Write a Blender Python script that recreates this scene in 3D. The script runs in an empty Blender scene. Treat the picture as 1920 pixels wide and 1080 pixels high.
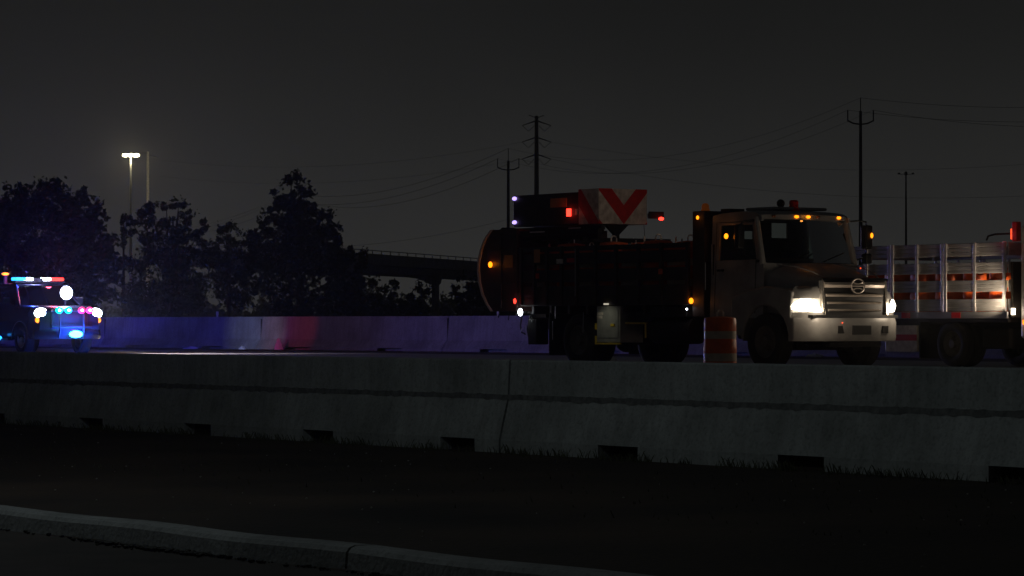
import bpy, bmesh, math, random
from mathutils import Vector, Matrix, Euler
R = math.radians
random.seed(7)
sc = bpy.context.scene
C = sc.collection

# ------------------------------------------------------------------ camera
F_PX = 5861.0                      # focal length in pixels of a 1920 wide frame
EYE = 1.48
cam_data = bpy.data.cameras.new('camera')
cam = bpy.data.objects.new('camera', cam_data)
C.objects.link(cam)
cam.location = (0, 0, EYE)
cam.rotation_euler = (R(90) + math.atan(68 / F_PX), 0, 0)
cam_data.sensor_width = 36
cam_data.lens = F_PX / 1920 * 36
cam_data.clip_start = 0.5
cam_data.clip_end = 8000
sc.camera = cam

# ------------------------------------------------------------------ sky and light
world = bpy.data.worlds.new('World')
sc.world = world
world.use_nodes = True
wn, wl = world.node_tree.nodes, world.node_tree.links
wn.clear()
w_out = wn.new('ShaderNodeOutputWorld')
bg = wn.new('ShaderNodeBackground')
bg.inputs['Strength'].default_value = 1.0
geo = wn.new('ShaderNodeTexCoord')
sep = wn.new('ShaderNodeSeparateXYZ')
ramp = wn.new('ShaderNodeValToRGB')       # city glow: paler at the horizon, darker overhead
ramp.color_ramp.interpolation = 'EASE'
e = ramp.color_ramp.elements
e[0].position = 0.0;  e[0].color = (0.041, 0.0410, 0.0395, 1)
e[1].position = 0.5;  e[1].color = (0.0072, 0.0075, 0.0075, 1)
m_ = ramp.color_ramp.elements.new(0.115); m_.color = (0.0160, 0.0163, 0.0158, 1)
noise = wn.new('ShaderNodeTexNoise'); noise.inputs['Scale'].default_value = 4.0
noise.inputs['Detail'].default_value = 3.0
mixn = wn.new('ShaderNodeMix'); mixn.data_type = 'RGBA'; mixn.blend_type = 'MULTIPLY'
mixn.inputs[0].default_value = 0.68
wl.new(geo.outputs['Generated'], sep.inputs[0])
wl.new(sep.outputs['Z'], ramp.inputs[0])
wl.new(geo.outputs['Generated'], noise.inputs['Vector'])
wl.new(ramp.outputs[0], mixn.inputs[6]); wl.new(noise.outputs['Fac'], mixn.inputs[7])
wl.new(mixn.outputs[2], bg.inputs['Color'])
wl.new(bg.outputs[0], w_out.inputs[0])

sun_data = bpy.data.lights.new('assumed_moon_light', 'SUN')  # assumed moon, none seen; faint sun lamp added
sun_data.energy = 0.006; sun_data.angle = R(0.5); sun_data.color = (0.85, 0.93, 1.0)
sun = bpy.data.objects.new('assumed_moon_light', sun_data)
sun.rotation_euler = (R(40), 0, R(-40)); C.objects.link(sun)

sc.view_settings.view_transform = 'Standard'
sc.view_settings.look = 'None'
sc.view_settings.exposure = 0.0
sc.view_settings.gamma = 1.0
sc.cycles.use_denoising = True
sc.cycles.max_bounces = 6
sc.cycles.transparent_max_bounces = 12
sc.cycles.volume_bounces = 0
sc.cycles.sample_clamp_indirect = 3.0
sc.cycles.use_light_tree = True

# ------------------------------------------------------------------ frames of reference
PHI = R(55); CP, SP = math.cos(PHI), math.sin(PHI); Y0 = 35.8
def W(s, w, z=0.0):
    """road frame: s along the highway (to the right), w across it (away), z up"""
    return Vector((s * CP + w * SP, Y0 - s * SP + w * CP, z))
def at(px, py, Z):
    return Vector(((px - 960) / F_PX * Z, Z, EYE + (608 - py) / F_PX * Z))
ROAD = 0.66

# ------------------------------------------------------------------ materials
def nodemat(name):
    m = bpy.data.materials.new(name); m.use_nodes = True
    nt = m.node_tree
    return m, nt, nt.nodes['Principled BSDF']
def pbr(name, col, rough=0.6, metal=0.0, var=0.25, scale=6.0, bump=0.0, bscale=60.0, spec=0.5, stretch=None, dirt=None):
    m, nt, b = nodemat(name)
    b.inputs['Roughness'].default_value = rough
    b.inputs['Metallic'].default_value = metal
    b.inputs['Specular IOR Level'].default_value = spec
    tc = nt.nodes.new('ShaderNodeTexCoord')
    src = tc.outputs['Object']
    if stretch:
        mp = nt.nodes.new('ShaderNodeMapping'); mp.inputs['Scale'].default_value = stretch
        nt.links.new(src, mp.inputs[0]); src = mp.outputs[0]
    n = nt.nodes.new('ShaderNodeTexNoise'); n.inputs['Scale'].default_value = scale
    n.inputs['Detail'].default_value = 6
    nt.links.new(src, n.inputs['Vector'])
    r = nt.nodes.new('ShaderNodeValToRGB')
    lo = [max(0, c * (1 - var)) for c in col]; hi = [min(1, c * (1 + var)) for c in col]
    if dirt: lo = [l * .5 + d * .5 for l, d in zip(lo, dirt)]
    r.color_ramp.elements[0].position = .3; r.color_ramp.elements[1].position = .7
    r.color_ramp.elements[0].color = (*lo, 1); r.color_ramp.elements[1].color = (*hi, 1)
    nt.links.new(n.outputs['Fac'], r.inputs[0]); nt.links.new(r.outputs[0], b.inputs['Base Color'])
    if bump:
        n2 = nt.nodes.new('ShaderNodeTexNoise'); n2.inputs['Scale'].default_value = bscale
        n2.inputs['Detail'].default_value = 5
        nt.links.new(tc.outputs['Object'], n2.inputs['Vector'])
        bp = nt.nodes.new('ShaderNodeBump'); bp.inputs['Strength'].default_value = bump
        bp.inputs['Distance'].default_value = .02
        nt.links.new(n2.outputs['Fac'], bp.inputs['Height']); nt.links.new(bp.outputs[0], b.inputs['Normal'])
    return m
def emit(name, col, strength):
    m, nt, b = nodemat(name)
    b.inputs['Base Color'].default_value = (*[c * .5 for c in col], 1)
    b.inputs['Roughness'].default_value = .3
    b.inputs['Emission Color'].default_value = (*col, 1)
    b.inputs['Emission Strength'].default_value = strength
    return m
def glassmat(name, tint, fac=0.12):
    m, nt, b = nodemat(name)
    nt.nodes.remove(b)
    o = nt.nodes['Material Output']
    t = nt.nodes.new('ShaderNodeBsdfTransparent'); t.inputs[0].default_value = (*tint, 1)
    g = nt.nodes.new('ShaderNodeBsdfGlossy'); g.inputs['Roughness'].default_value = .04
    fr = nt.nodes.new('ShaderNodeFresnel'); fr.inputs[0].default_value = 1.45
    mx = nt.nodes.new('ShaderNodeMixShader')
    nt.links.new(fr.outputs[0], mx.inputs[0]); nt.links.new(t.outputs[0], mx.inputs[1])
    nt.links.new(g.outputs[0], mx.inputs[2]); nt.links.new(mx.outputs[0], o.inputs[0])
    return m
def concrete(name, col, streak=True, warm=(.97, .97, .95)):
    m, nt, b = nodemat(name)
    N, L = nt.nodes, nt.links
    b.inputs['Roughness'].default_value = .85
    tc = N.new('ShaderNodeTexCoord')
    n1 = N.new('ShaderNodeTexNoise'); n1.inputs['Scale'].default_value = 1.1; n1.inputs['Detail'].default_value = 8; n1.inputs['Roughness'].default_value = .65
    mp = N.new('ShaderNodeMapping'); mp.inputs['Scale'].default_value = (9, 9, .55)
    n2 = N.new('ShaderNodeTexNoise'); n2.inputs['Scale'].default_value = 1.0; n2.inputs['Detail'].default_value = 6
    n3 = N.new('ShaderNodeTexNoise'); n3.inputs['Scale'].default_value = 26; n3.inputs['Detail'].default_value = 6
    L.new(tc.outputs['Object'], n1.inputs[0]); L.new(tc.outputs['Object'], mp.inputs[0]); L.new(mp.outputs[0], n2.inputs[0]); L.new(tc.outputs['Object'], n3.inputs[0])
    r1 = N.new('ShaderNodeValToRGB'); r1.color_ramp.elements[0].position = .32; r1.color_ramp.elements[1].position = .68
    r1.color_ramp.elements[0].color = (*[c * .74 * w_ for c, w_ in zip(col, warm)], 1); r1.color_ramp.elements[1].color = (*[c * 1.2 for c in col], 1)
    L.new(n1.outputs['Fac'], r1.inputs[0])
    r2 = N.new('ShaderNodeValToRGB'); r2.color_ramp.elements[0].position = .34; r2.color_ramp.elements[1].position = .6
    r2.color_ramp.elements[0].color = (.78, .78, .77, 1); r2.color_ramp.elements[1].color = (1, 1, 1, 1)
    L.new(n2.outputs['Fac'], r2.inputs[0])
    r3 = N.new('ShaderNodeValToRGB'); r3.color_ramp.elements[0].position = .3; r3.color_ramp.elements[1].position = .5
    r3.color_ramp.elements[0].color = (.6, .6, .6, 1); r3.color_ramp.elements[1].color = (1, 1, 1, 1)
    L.new(n3.outputs['Fac'], r3.inputs[0])
    a = N.new('ShaderNodeMix'); a.data_type = 'RGBA'; a.blend_type = 'MULTIPLY'; a.inputs[0].default_value = .8 if streak else .2
    L.new(r1.outputs[0], a.inputs[6]); L.new(r2.outputs[0], a.inputs[7])
    c = N.new('ShaderNodeMix'); c.data_type = 'RGBA'; c.blend_type = 'MULTIPLY'; c.inputs[0].default_value = .7
    L.new(a.outputs[2], c.inputs[6]); L.new(r3.outputs[0], c.inputs[7])
    L.new(c.outputs[2], b.inputs['Base Color'])
    bp = N.new('ShaderNodeBump'); bp.inputs['Strength'].default_value = .5; bp.inputs['Distance'].default_value = .015
    L.new(n3.outputs['Fac'], bp.inputs['Height']); L.new(bp.outputs[0], b.inputs['Normal'])
    return m

M = {}
M['barrier'] = concrete('barrier_concrete', (.30, .31, .30))
M['far_barrier'] = concrete('far_barrier_concrete', (.34, .33, .32))
M['kerb'] = concrete('kerb_concrete', (.24, .245, .24))
M['shade_stain'] = pbr('ledge_shade_stain', (.12, .12, .115), .95, var=.35, scale=14)  # dark tone for the groove's shadow and the ledge stain together
M['stain'] = pbr('joint_grime', (.035, .034, .03), .95, var=.5, scale=20)
M['dirt'] = pbr('dirt_ground', (.026, .016, .010), .95, var=.75, scale=.35, bump=.8, bscale=12)
M['asphalt'] = pbr('near_asphalt', (.030, .022, .018), .9, var=.35, scale=2.2, bump=.6, bscale=50)
M['pavement'] = pbr('highway_concrete', (.33, .31, .295), .36, var=.2, scale=.7, bump=.1, bscale=30, stretch=(.15, 2.5, 1))
M['shoulder'] = pbr('shoulder_asphalt', (.085, .062, .058), .7, var=.3, scale=1.2)
M['white_line'] = pbr('road_paint_white', (.72, .72, .68), .6, var=.12, scale=20)
M['yellow_line'] = pbr('road_paint_yellow', (.65, .45, .06), .6, var=.12, scale=20)
M['grass'] = pbr('dry_grass', (.05, .055, .025), .9, var=.5, scale=6)
M['litter'] = pbr('scrap_plastic', (.7, .7, .72), .4, var=.1)
M['leaf'] = pbr('leaf_green', (.040, .050, .032), .85, var=.4, scale=.6, spec=.15)
M['bark'] = pbr('bark', (.05, .04, .03), .95, var=.3)
M['galv'] = pbr('galvanised_steel', (.42, .42, .40), .55, .4, var=.12, scale=2)
M['wood_pole'] = pbr('weathered_pole', (.075, .068, .06), .9, var=.2, scale=2)
M['steel_dark'] = pbr('dark_steel', (.05, .05, .05), .7, .3, var=.2)
M['wire'] = pbr('wire_metal', (.04, .04, .04), .7, .3, var=.1)
M['bridge'] = concrete('bridge_concrete', (.20, .20, .19))
M['tyre'] = pbr('tyre_rubber', (.018, .018, .018), .85, var=.25, scale=8, bump=.3, bscale=30)
M['rim'] = pbr('wheel_rim', (.5, .5, .5), .4, .6, var=.15, scale=8)
M['dark_rim'] = pbr('dusty_rim', (.14, .13, .12), .6, .2, var=.3, scale=8)
M['chassis'] = pbr('chassis_black', (.014, .013, .013), .7, .1, var=.4, scale=5)
M['cab_paint'] = pbr('cab_cream_paint', (.35, .347, .34), .38, var=.12, scale=2.5, dirt=(.15, .14, .13))
M['body_paint'] = pbr('rack_dark_paint', (.050, .040, .032), .6, .15, var=.35, scale=5)
M['chrome'] = pbr('chrome', (.72, .68, .62), .22, .9, var=.05)
M['satin'] = pbr('satin_grille', (.62, .56, .50), .38, .45, var=.06)
M['plastic'] = pbr('black_plastic', (.012, .012, .012), .5, var=.3)
M['interior'] = pbr('interior_grey', (.03, .03, .032), .8, var=.3)
M['alu'] = pbr('aluminium_rack', (.60, .59, .62), .33, .75, var=.18, scale=4, stretch=(.4, 1, 4))
M['alu_box'] = pbr('tool_box_metal', (.42, .43, .40), .42, .35, var=.2, scale=5)
M['orange'] = pbr('drum_orange', (.85, .13, .012), .5, var=.15, scale=6, dirt=(.45, .07, .02))
M['refl_white'] = pbr('reflective_white', (.80, .74, .66), .35, var=.1, scale=9, dirt=(.3, .22, .16))
M['band'] = pbr('drum_band_grey', (.55, .45, .34), .45, var=.15, scale=9)
M['refl_red'] = pbr('reflective_red', (.62, .02, .012), .4, var=.15, scale=9)
M['yellow'] = pbr('yellow_glint_paint', (.75, .55, .05), .45, var=.15)  # reflected yellow light put into the colour of box edge and step frame
M['sticker'] = pbr('orange_sticker', (.55, .24, .05), .5, var=.15)
M['maroon'] = pbr('attenuator_maroon', (.060, .030, .024), .4, .3, var=.3, scale=3)
M['shell_edge'] = pbr('attenuator_metal', (.7, .68, .72), .5, .3, var=.05)
M['police_paint'] = pbr('police_dark_paint', (.03, .032, .045), .22, .2, var=.1)
M['glass'] = glassmat('window_glass', (.66, .76, .71))
M['tint'] = glassmat('tinted_glass', (.10, .11, .12))
M['lens_clear'] = pbr('unlit_lens', (.3, .12, .05), .2, var=.1)

E_ = {}
E_['head'] = emit('lamp_warm_white', (1, .84, .62), 10)
E_['amber'] = emit('lamp_amber', (1, .22, .008), 4)
E_['amber_core'] = emit('lamp_amber_bright', (1, .235, .006), 3.0)
E_['red'] = emit('lamp_red', (1, .035, .02), 4)
E_['white'] = emit('lamp_white', (.85, .93, 1), 12)
E_['violet'] = emit('lamp_violet', (.45, .33, 1), 2.0)
E_['blue'] = emit('lamp_blue', (.02, .30, 1), 4)
E_['cyan'] = emit('lamp_cyan', (.05, .75, 1), 14)
E_['green'] = emit('lamp_green_blue', (.0, .72, .60), 1.6)
E_['pink'] = emit('lamp_pink_red', (1, .05, .22), 1.6)
E_['mast'] = emit('lamp_sodium_white', (1, .86, .50), 14)
E_['dim_red'] = emit('lamp_dim_red', (1, .08, .02), 1.6)
E_['dim_amber'] = emit('lamp_dim_amber', (1, .25, .03), .03)
E_['dim_warm'] = emit('fill_dim_warm', (1, .9, .7), .5)

# ------------------------------------------------------------------ mesh builder
class MB:
    def __init__(s): s.v = []; s.f = []; s.mi = []; s.cur = 0
    def add(s, vs, fs):
        o = len(s.v); s.v += [tuple(v) for v in vs]
        for f in fs: s.f.append(tuple(i + o for i in f)); s.mi.append(s.cur)
        return s
    def box(s, x0, x1, y0, y1, z0, z1, m=None):
        vs = [Vector((x, y, z)) for z in (z0, z1) for y in (y0, y1) for x in (x0, x1)]
        if m is not None: vs = [m @ v for v in vs]
        return s.add(vs, [(0, 2, 3, 1), (4, 5, 7, 6), (0, 1, 5, 4), (2, 6, 7, 3), (0, 4, 6, 2), (1, 3, 7, 5)])
    def tube(s, pts, r, n=8, caps=True):
        pts = [Vector(p) for p in pts]
        rs = r if isinstance(r, (list, tuple)) else [r] * len(pts)
        rings = []
        for i, p in enumerate(pts):
            a = pts[max(i - 1, 0)]; b = pts[min(i + 1, len(pts) - 1)]
            d = (b - a).normalized()
            up = Vector((0, 0, 1)) if abs(d.z) < .95 else Vector((1, 0, 0))
            u = d.cross(up).normalized(); v = u.cross(d).normalized()
            rings.append([p + (u * math.cos(2 * math.pi * k / n) + v * math.sin(2 * math.pi * k / n)) * rs[i] for k in range(n)])
        vs = [q for r_ in rings for q in r_]
        fs = []
        for i in range(len(pts) - 1):
            for k in range(n):
                fs.append((i * n + k, i * n + (k + 1) % n, (i + 1) * n + (k + 1) % n, (i + 1) * n + k))
        if caps: fs += [tuple(range(n))[::-1], tuple(range((len(pts) - 1) * n, len(pts) * n))]
        return s.add(vs, fs)
    def lathe(s, prof, n=24, c=(0, 0, 0), axis='Z', caps=True):
        """prof: (radius, height) pairs"""
        vs = []
        for r, h in prof:
            for k in range(n):
                a = 2 * math.pi * k / n; x, y = r * math.cos(a), r * math.sin(a)
                p = {'Z': (x, y, h), 'Y': (x, h, y), 'X': (h, x, y)}[axis]
                vs.append((p[0] + c[0], p[1] + c[1], p[2] + c[2]))
        fs = []
        for i in range(len(prof) - 1):
            for k in range(n):
                fs.append((i * n + k, i * n + (k + 1) % n, (i + 1) * n + (k + 1) % n, (i + 1) * n + k))
        if caps: fs += [tuple(range(n)), tuple(range((len(prof) - 1) * n, len(prof) * n))]
        return s.add(vs, fs)
    def prism(s, poly, a, b, plane='XZ'):
        """polygon in a plane, extruded along the third axis from a to b"""
        n = len(poly); vs = []
        for t in (a, b):
            for p, q in poly:
                vs.append({'XZ': (p, t, q), 'YZ': (t, p, q), 'XY': (p, q, t)}[plane])
        fs = [tuple(range(n)), tuple(range(n, 2 * n))] + [(i, (i + 1) % n, (i + 1) % n + n, i + n) for i in range(n)]
        return s.add(vs, fs)
    def loft(s, secs, caps=True, closed=True):
        n = len(secs[0]); vs = [p for q in secs for p in q]; fs = []
        for i in range(len(secs) - 1):
            for k in range(n if closed else n - 1):
                fs.append((i * n + k, i * n + (k + 1) % n, (i + 1) * n + (k + 1) % n, (i + 1) * n + k))
        if caps: fs += [tuple(range(n)), tuple(range((len(secs) - 1) * n, len(secs) * n))]
        return s.add(vs, fs)
    def sphere(s, c, r, n=12, m=8, sq=(1, 1, 1)):
        vs = []; fs = []
        for i in range(m + 1):
            t = math.pi * i / m
            for k in range(n):
                a = 2 * math.pi * k / n
                vs.append((c[0] + r * sq[0] * math.sin(t) * math.cos(a), c[1] + r * sq[1] * math.sin(t) * math.sin(a), c[2] + r * sq[2] * math.cos(t)))
        for i in range(m):
            for k in range(n): fs.append((i * n + k, i * n + (k + 1) % n, (i + 1) * n + (k + 1) % n, (i + 1) * n + k))
        return s.add(vs, fs)
    def build(s, name, mat, parent=None, bevel=0, smooth=False, recalc=True):
        me = bpy.data.meshes.new(name)
        me.from_pydata(s.v, [], s.f)
        mats = mat if isinstance(mat, (list, tuple)) else [mat]
        for m in mats: me.materials.append(m)
        if len(mats) > 1: me.polygons.foreach_set('material_index', s.mi)
        if recalc:
            b = bmesh.new(); b.from_mesh(me); bmesh.ops.remove_doubles(b, verts=b.verts, dist=1e-5)
            bmesh.ops.recalc_face_normals(b, faces=b.faces); b.to_mesh(me); b.free()
        if smooth:
            me.polygons.foreach_set('use_smooth', [True] * len(me.polygons))
            try: me.set_sharp_from_angle(angle=R(38))
            except Exception: pass
        o = bpy.data.objects.new(name, me); C.objects.link(o)
        if parent is not None: o.parent = parent
        if bevel:
            bv = o.modifiers.new('bevel', 'BEVEL'); bv.width = bevel; bv.segments = 2; bv.limit_method = 'ANGLE'
        return o

def tag(o, label=None, cat=None, group=None, kind=None):
    if label: o['label'] = label
    if cat: o['category'] = cat
    if group: o['group'] = group
    if kind: o['kind'] = kind
    return o
def thing(name, loc, rz, label, cat, group=None):
    o = bpy.data.objects.new(name, None); C.objects.link(o)
    o.location = loc; o.rotation_euler = (0, 0, rz); o.empty_display_size = .2
    return tag(o, label, cat, group)
def children(o): return [c for c in bpy.data.objects if c.parent == o]
def copy_tree(o, parent=None):
    c = o.copy(); C.objects.link(c)
    if parent is not None: c.parent = parent
    for ch in o_children[o.name] if o.name in o_children else children(o): copy_tree(ch, c)
    return c
o_children = {}
def lamp(name, kind, parent, loc, energy, col, radius=.05, rot=None, spot=None, blend=.6):
    d = bpy.data.lights.new(name, kind); d.energy = energy; d.color = col
    d.shadow_soft_size = radius
    if kind == 'SPOT': d.spot_size = R(spot); d.spot_blend = blend
    o = bpy.data.objects.new(name, d); C.objects.link(o); o.parent = parent; o.location = loc
    if rot is not None:
        o.rotation_euler = Vector(rot).to_track_quat('-Z', 'Y').to_euler()
    return o

# ================================================================== SETTING
def strip(name, mat, ws, s0=-900, s1=700, n=1, kind='structure'):
    """sheet(s) extruded along the road from a profile of (w, z)"""
    mb = MB(); vs = []; ss = [s0 + (s1 - s0) * i / n for i in range(n + 1)]
    for s_ in ss:
        for w_, z_ in ws: vs.append(W(s_, w_, z_))
    k = len(ws)
    fs = [(i * k + j, (i + 1) * k + j, (i + 1) * k + j + 1, i * k + j + 1) for i in range(n) for j in range(k - 1)]
    mb.add(vs, fs)
    o = mb.build(name, mat, recalc=False)
    return tag(o, kind=kind)
strip('ground', M['dirt'], [(-600, -.16), (-9.62, -.16), (-9.5, -.02), (-4, .0), (-.6, -.005), (.16, 0), (.18, .64), (31.9, .64), (36, .6), (3000, .6)], -2500, 2500)
strip('near_road', M['asphalt'], [(-24, -.145), (-9.56, -.15)], -300, 300)
strip('highway', M['pavement'], [(.45, ROAD), (27.2, ROAD)])
strip('highway_shoulder', M['shoulder'], [(27.2, ROAD + .004), (31.4, ROAD + .004)])
strip('lane_line', M['white_line'], [(26.9, ROAD + .006), (27.05, ROAD + .006)])
tag(strip('lane_line', M['yellow_line'], [(1.3, ROAD + .006), (1.45, ROAD + .006)]))
dm = MB()
for wl_ in (12.2, 15.9, 19.6, 23.2):
    pass
for wl_ in (12.4, 19.3, 23.1):
    for k in range(-14, 10):
        a = k * 12.2; b_ = a + 3.05
        dm.add([W(a, wl_, ROAD + .006), W(b_, wl_, ROAD + .006), W(b_, wl_ + .12, ROAD + .006), W(a, wl_ + .12, ROAD + .006)], [(0, 1, 2, 3)])
tag(dm.build('lane_dashes', M['white_line'], recalc=False), kind='structure')
# kerb
ks = MB()
prof = [(-9.62, -.3), (-9.60, -.03), (-9.575, .0), (-9.54, .012), (-9.40, .014), (-9.39, -.2)]
cuts = [-40, -24.0, -18.1, -12.1, -6.1, -.15, 5.8, 11.8, 17.8, 24]
for a, b_ in zip(cuts[:-1], cuts[1:]):
    secs = [[W(s_, w_ + .01 * math.sin(s_ * 1.7), z_ + .006 * math.sin(s_ * 2.3)) for w_, z_ in prof] for s_ in [a + .015 + (b_ - a - .03) * i / 12 for i in range(13)]]
    ks.loft(secs)
tag(ks.build('kerb', M['kerb'], bevel=0), kind='structure')

# clods, dead leaves and grit along the kerb foot
mb = MB()
for k in range(1500):
    s_ = random.uniform(-16, 22); w_ = -9.63 - abs(random.gauss(0, .045))
    if random.random() < .5: s_ = random.choice([3.2, 4.1, 9.3, 9.7, 2.6]) + random.gauss(0, .5); w_ -= abs(random.gauss(0, .05))
    r = random.uniform(.006, .026); p = W(s_, w_, -.145)
    mb.sphere(p + Vector((0, 0, r * .4)), r, 5, 3, (random.uniform(.6, 1.4), random.uniform(.6, 1.4), .6))
tag(mb.build('gutter_debris', M['stain']), kind='stuff')

# grass tufts at the barrier foot and sparse over the strip
mb = MB()
for k in range(9000):
    s_ = random.uniform(-40, 14)
    w_ = -abs(random.gauss(0, .16)) - .01 if random.random() < .72 else random.uniform(-6.5, -.2)
    h = random.uniform(.03, .10) * (1.3 if random.random() < .15 else 1)
    if w_ < -.5: h *= .5
    clump = math.sin(s_ * 3.1) + math.sin(s_ * 7.7 + 1) + .6 * math.sin(s_ * 1.3)
    if clump < random.uniform(-1.4, 1.2): continue
    a = random.uniform(0, 6.28); lx, ly = math.cos(a) * h * .5, math.sin(a) * h * .5
    b0 = W(s_, w_, 0); t = .005
    mb.add([b0 + Vector((-t, 0, 0)), b0 + Vector((t, 0, 0)), b0 + Vector((lx * .6, ly * .6, h * .8)), b0 + Vector((lx, ly, h))], [(0, 1, 2), (0, 2, 3)])
tag(mb.build('grass', M['grass'], recalc=False), kind='stuff')
mb = MB()
for k in range(260):
    s_ = random.uniform(-30, 22); w_ = random.uniform(-9.3, -.3); r = random.uniform(.004, .013)
    mb.sphere(W(s_, w_, r * .4), r, 5, 3, (1, 1.3, .6))
tag(mb.build('gravel', pbr('pale_gravel', (.35, .33, .30), .9)), kind='stuff')

# ================================================================== NEAR BARRIER (one long precast piece per joint)
def near_barrier_mesh(L, slots, seed):
    rnd = random.Random(seed)
    mb = MB()
    prof = [(0, 0), (0, .15), (.120, .617), (.150, .625), (.150, .655), (.128, .664), (.150, 1.052), (.162, 1.07), (.36, 1.07), (.375, 1.052), (.44, .5), (.44, 0)]
    xs = sorted(set([.018, .03] + [L - .018, L - .03] + [L * i / 60 for i in range(1, 60)]))
    def inslot(x): return any(a <= x <= b_ for a, b_ in slots)
    edges = sorted(set([e_ for sl in slots for e_ in sl] + xs))
    secs = []
    cuts_ = []
    for x in edges:
        row = []
        for j, (w_, z_) in enumerate(prof):
            jit = .0018 * math.sin(x * 5 + j) + rnd.uniform(-.0012, .0012)
            row.append((x, w_ + (jit if 1 <= j <= 6 else 0), z_))
        secs.append(row)
    n = len(prof)
    vs = [p for q in secs for p in q]; fs = []
    for i in range(len(secs) - 1):
        mid = (edges[i] + edges[i + 1]) / 2
        for k in range(n - 1):
            if k == 0 and inslot(mid): continue      # open foot: a drain slot
            fs.append((i * n + k, i * n + k + 1, (i + 1) * n + k + 1, (i + 1) * n + k))
    fs += [tuple(range(n)), tuple(range((len(secs) - 1) * n, len(secs) * n))[::-1]]
    mb.add(vs, fs)
    # slot linings
    for a, b_ in slots:
        d = .34
        mb.add([(a, 0, .15), (b_, 0, .15), (b_, d, .14), (a, d, .14)], [(0, 1, 2, 3)])
        mb.add([(a, 0, 0), (a, 0, .15), (a, d, .14), (a, d, 0)], [(0, 1, 2, 3)])
        mb.add([(b_, 0, 0), (b_, 0, .15), (b_, d, .14), (b_, d, 0)], [(3, 2, 1, 0)])
        mb.add([(a, d, 0), (b_, d, 0), (b_, d, .14), (a, d, .14)], [(0, 1, 2, 3)])
    return mb
L_SEG = 12.42
slots = [(o - .36, o + .36) for o in (2.26, 5.34, 8.42, 11.55)]
nb_labels = {-3: 'near concrete barrier piece farthest off along the road behind the patrol vehicle side',
             -2: 'near concrete barrier piece cut off by the left edge below the flashing vehicle',
             -1: 'long near concrete barrier piece with four drain slots left of the dark joint',
             0: 'long near concrete barrier piece right of the dark joint, below the cream truck',
             1: 'near concrete barrier piece past the right edge of the view'}
for k in (-3, -2, -1, 0, 1):
    mb = near_barrier_mesh(L_SEG, slots, 5 + k)
    o = mb.build('concrete_barrier', M['barrier'], recalc=False)
    o.location = W(-.25 + L_SEG * k, 0, 0); o.rotation_euler = (0, 0, -PHI)
    tag(o, nb_labels[k], 'barrier', 'precast concrete barriers on the near side of the highway')
    sm = MB(); sm.prism([(.03, 0), (.03, .15), (.145, .60), (.17, .66), (.18, 1.03), (.34, 1.03), (.40, .5), (.40, 0)], L_SEG - .016, L_SEG + .016, 'YZ')
    sm.build('joint_filler', M['stain'], o)
    # dark band over the ledge groove: its shadow and stain as colour, ragged below
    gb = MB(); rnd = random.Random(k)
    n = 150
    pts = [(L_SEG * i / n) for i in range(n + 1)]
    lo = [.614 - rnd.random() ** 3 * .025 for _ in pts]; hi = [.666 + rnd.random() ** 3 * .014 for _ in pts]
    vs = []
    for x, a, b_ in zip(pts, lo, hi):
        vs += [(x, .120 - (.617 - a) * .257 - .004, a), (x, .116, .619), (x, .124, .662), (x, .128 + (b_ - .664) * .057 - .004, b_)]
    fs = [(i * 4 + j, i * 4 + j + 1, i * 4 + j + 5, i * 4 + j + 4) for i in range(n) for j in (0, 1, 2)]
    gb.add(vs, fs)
    gb.build('shade_stain_band', M['shade_stain'], o, recalc=False)
# ================================================================== FAR BARRIER
FW = 31.4; FL = 11.0
fprof = [(0, 0), (0, .09), (.18, .34), (.25, 1.055), (.265, 1.07), (.43, 1.07), (.445, 1.055), (.52, .34), (.66, .09), (.66, 0)]
def far_mesh():
    mb = MB(); sl = [(2.0, 3.4), (7.4, 8.8)]
    edges = sorted(set([.02, FL - .02] + [q for a in sl for q in a] + [FL * i / 24 for i in range(1, 24)]))
    n = len(fprof)
    vs = [(x, w_, z_) for x in edges for w_, z_ in fprof]; fs = []
    for i in range(len(edges) - 1):
        mid = (edges[i] + edges[i + 1]) / 2
        for k in range(n - 1):
            if k == 0 and any(a < mid < b_ for a, b_ in sl): continue
            fs.append((i * n + k, i * n + k + 1, (i + 1) * n + k + 1, (i + 1) * n + k))
    fs += [tuple(range(n)), tuple(range((len(edges) - 1) * n, len(edges) * n))[::-1]]
    mb.add(vs, fs)
    for a, b_ in sl:
        mb.add([(a, .002, .09), (b_, .002, .09), (b_, .3, .08), (a, .3, .08)], [(0, 1, 2, 3)])
        mb.add([(a, .3, 0), (b_, .3, 0), (b_, .3, .08), (a, .3, .08)], [(0, 1, 2, 3)])
    return mb
fb = far_mesh().build('concrete_barrier', M['far_barrier'], recalc=False)
jf = MB().box(FL - .02, FL + .02, .2, .5, .02, 1.0).build('joint_filler', M['stain'], fb)
pos = [(-112, None), (-101, None), (-90, 'beyond the far left of the flashing vehicle'), (-79, 'directly behind the flashing vehicle'), (-68, 'tinted blue, right beside the flashing vehicle'),
       (-57, 'lit red, just right of the chipped joint'), (-46, 'dim violet, left of the cream truck and below the overpass pillar'),
       (-35, 'hidden mostly behind the rear of the cream truck'), (-24, 'seen under the cream truck behind its wheels'),
       (-13, 'seen under the silver rack truck'), (-2, 'past the right edge of the view')]
firstb = True
for s_, txt in pos:
    if firstb: o = fb; firstb = False
    else:
        o = fb.copy(); C.objects.link(o); j = jf.copy(); C.objects.link(j); j.parent = o
    o.location = W(s_ - 2.5, FW, ROAD); o.rotation_euler = (0, 0, -PHI)
    tag(o, 'far concrete barrier piece ' + (txt or 'in the dark far off to the left, %s from the end' % ('first' if s_ < -105 else 'second')), 'barrier', 'concrete barriers along the far side of the highway')
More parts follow.
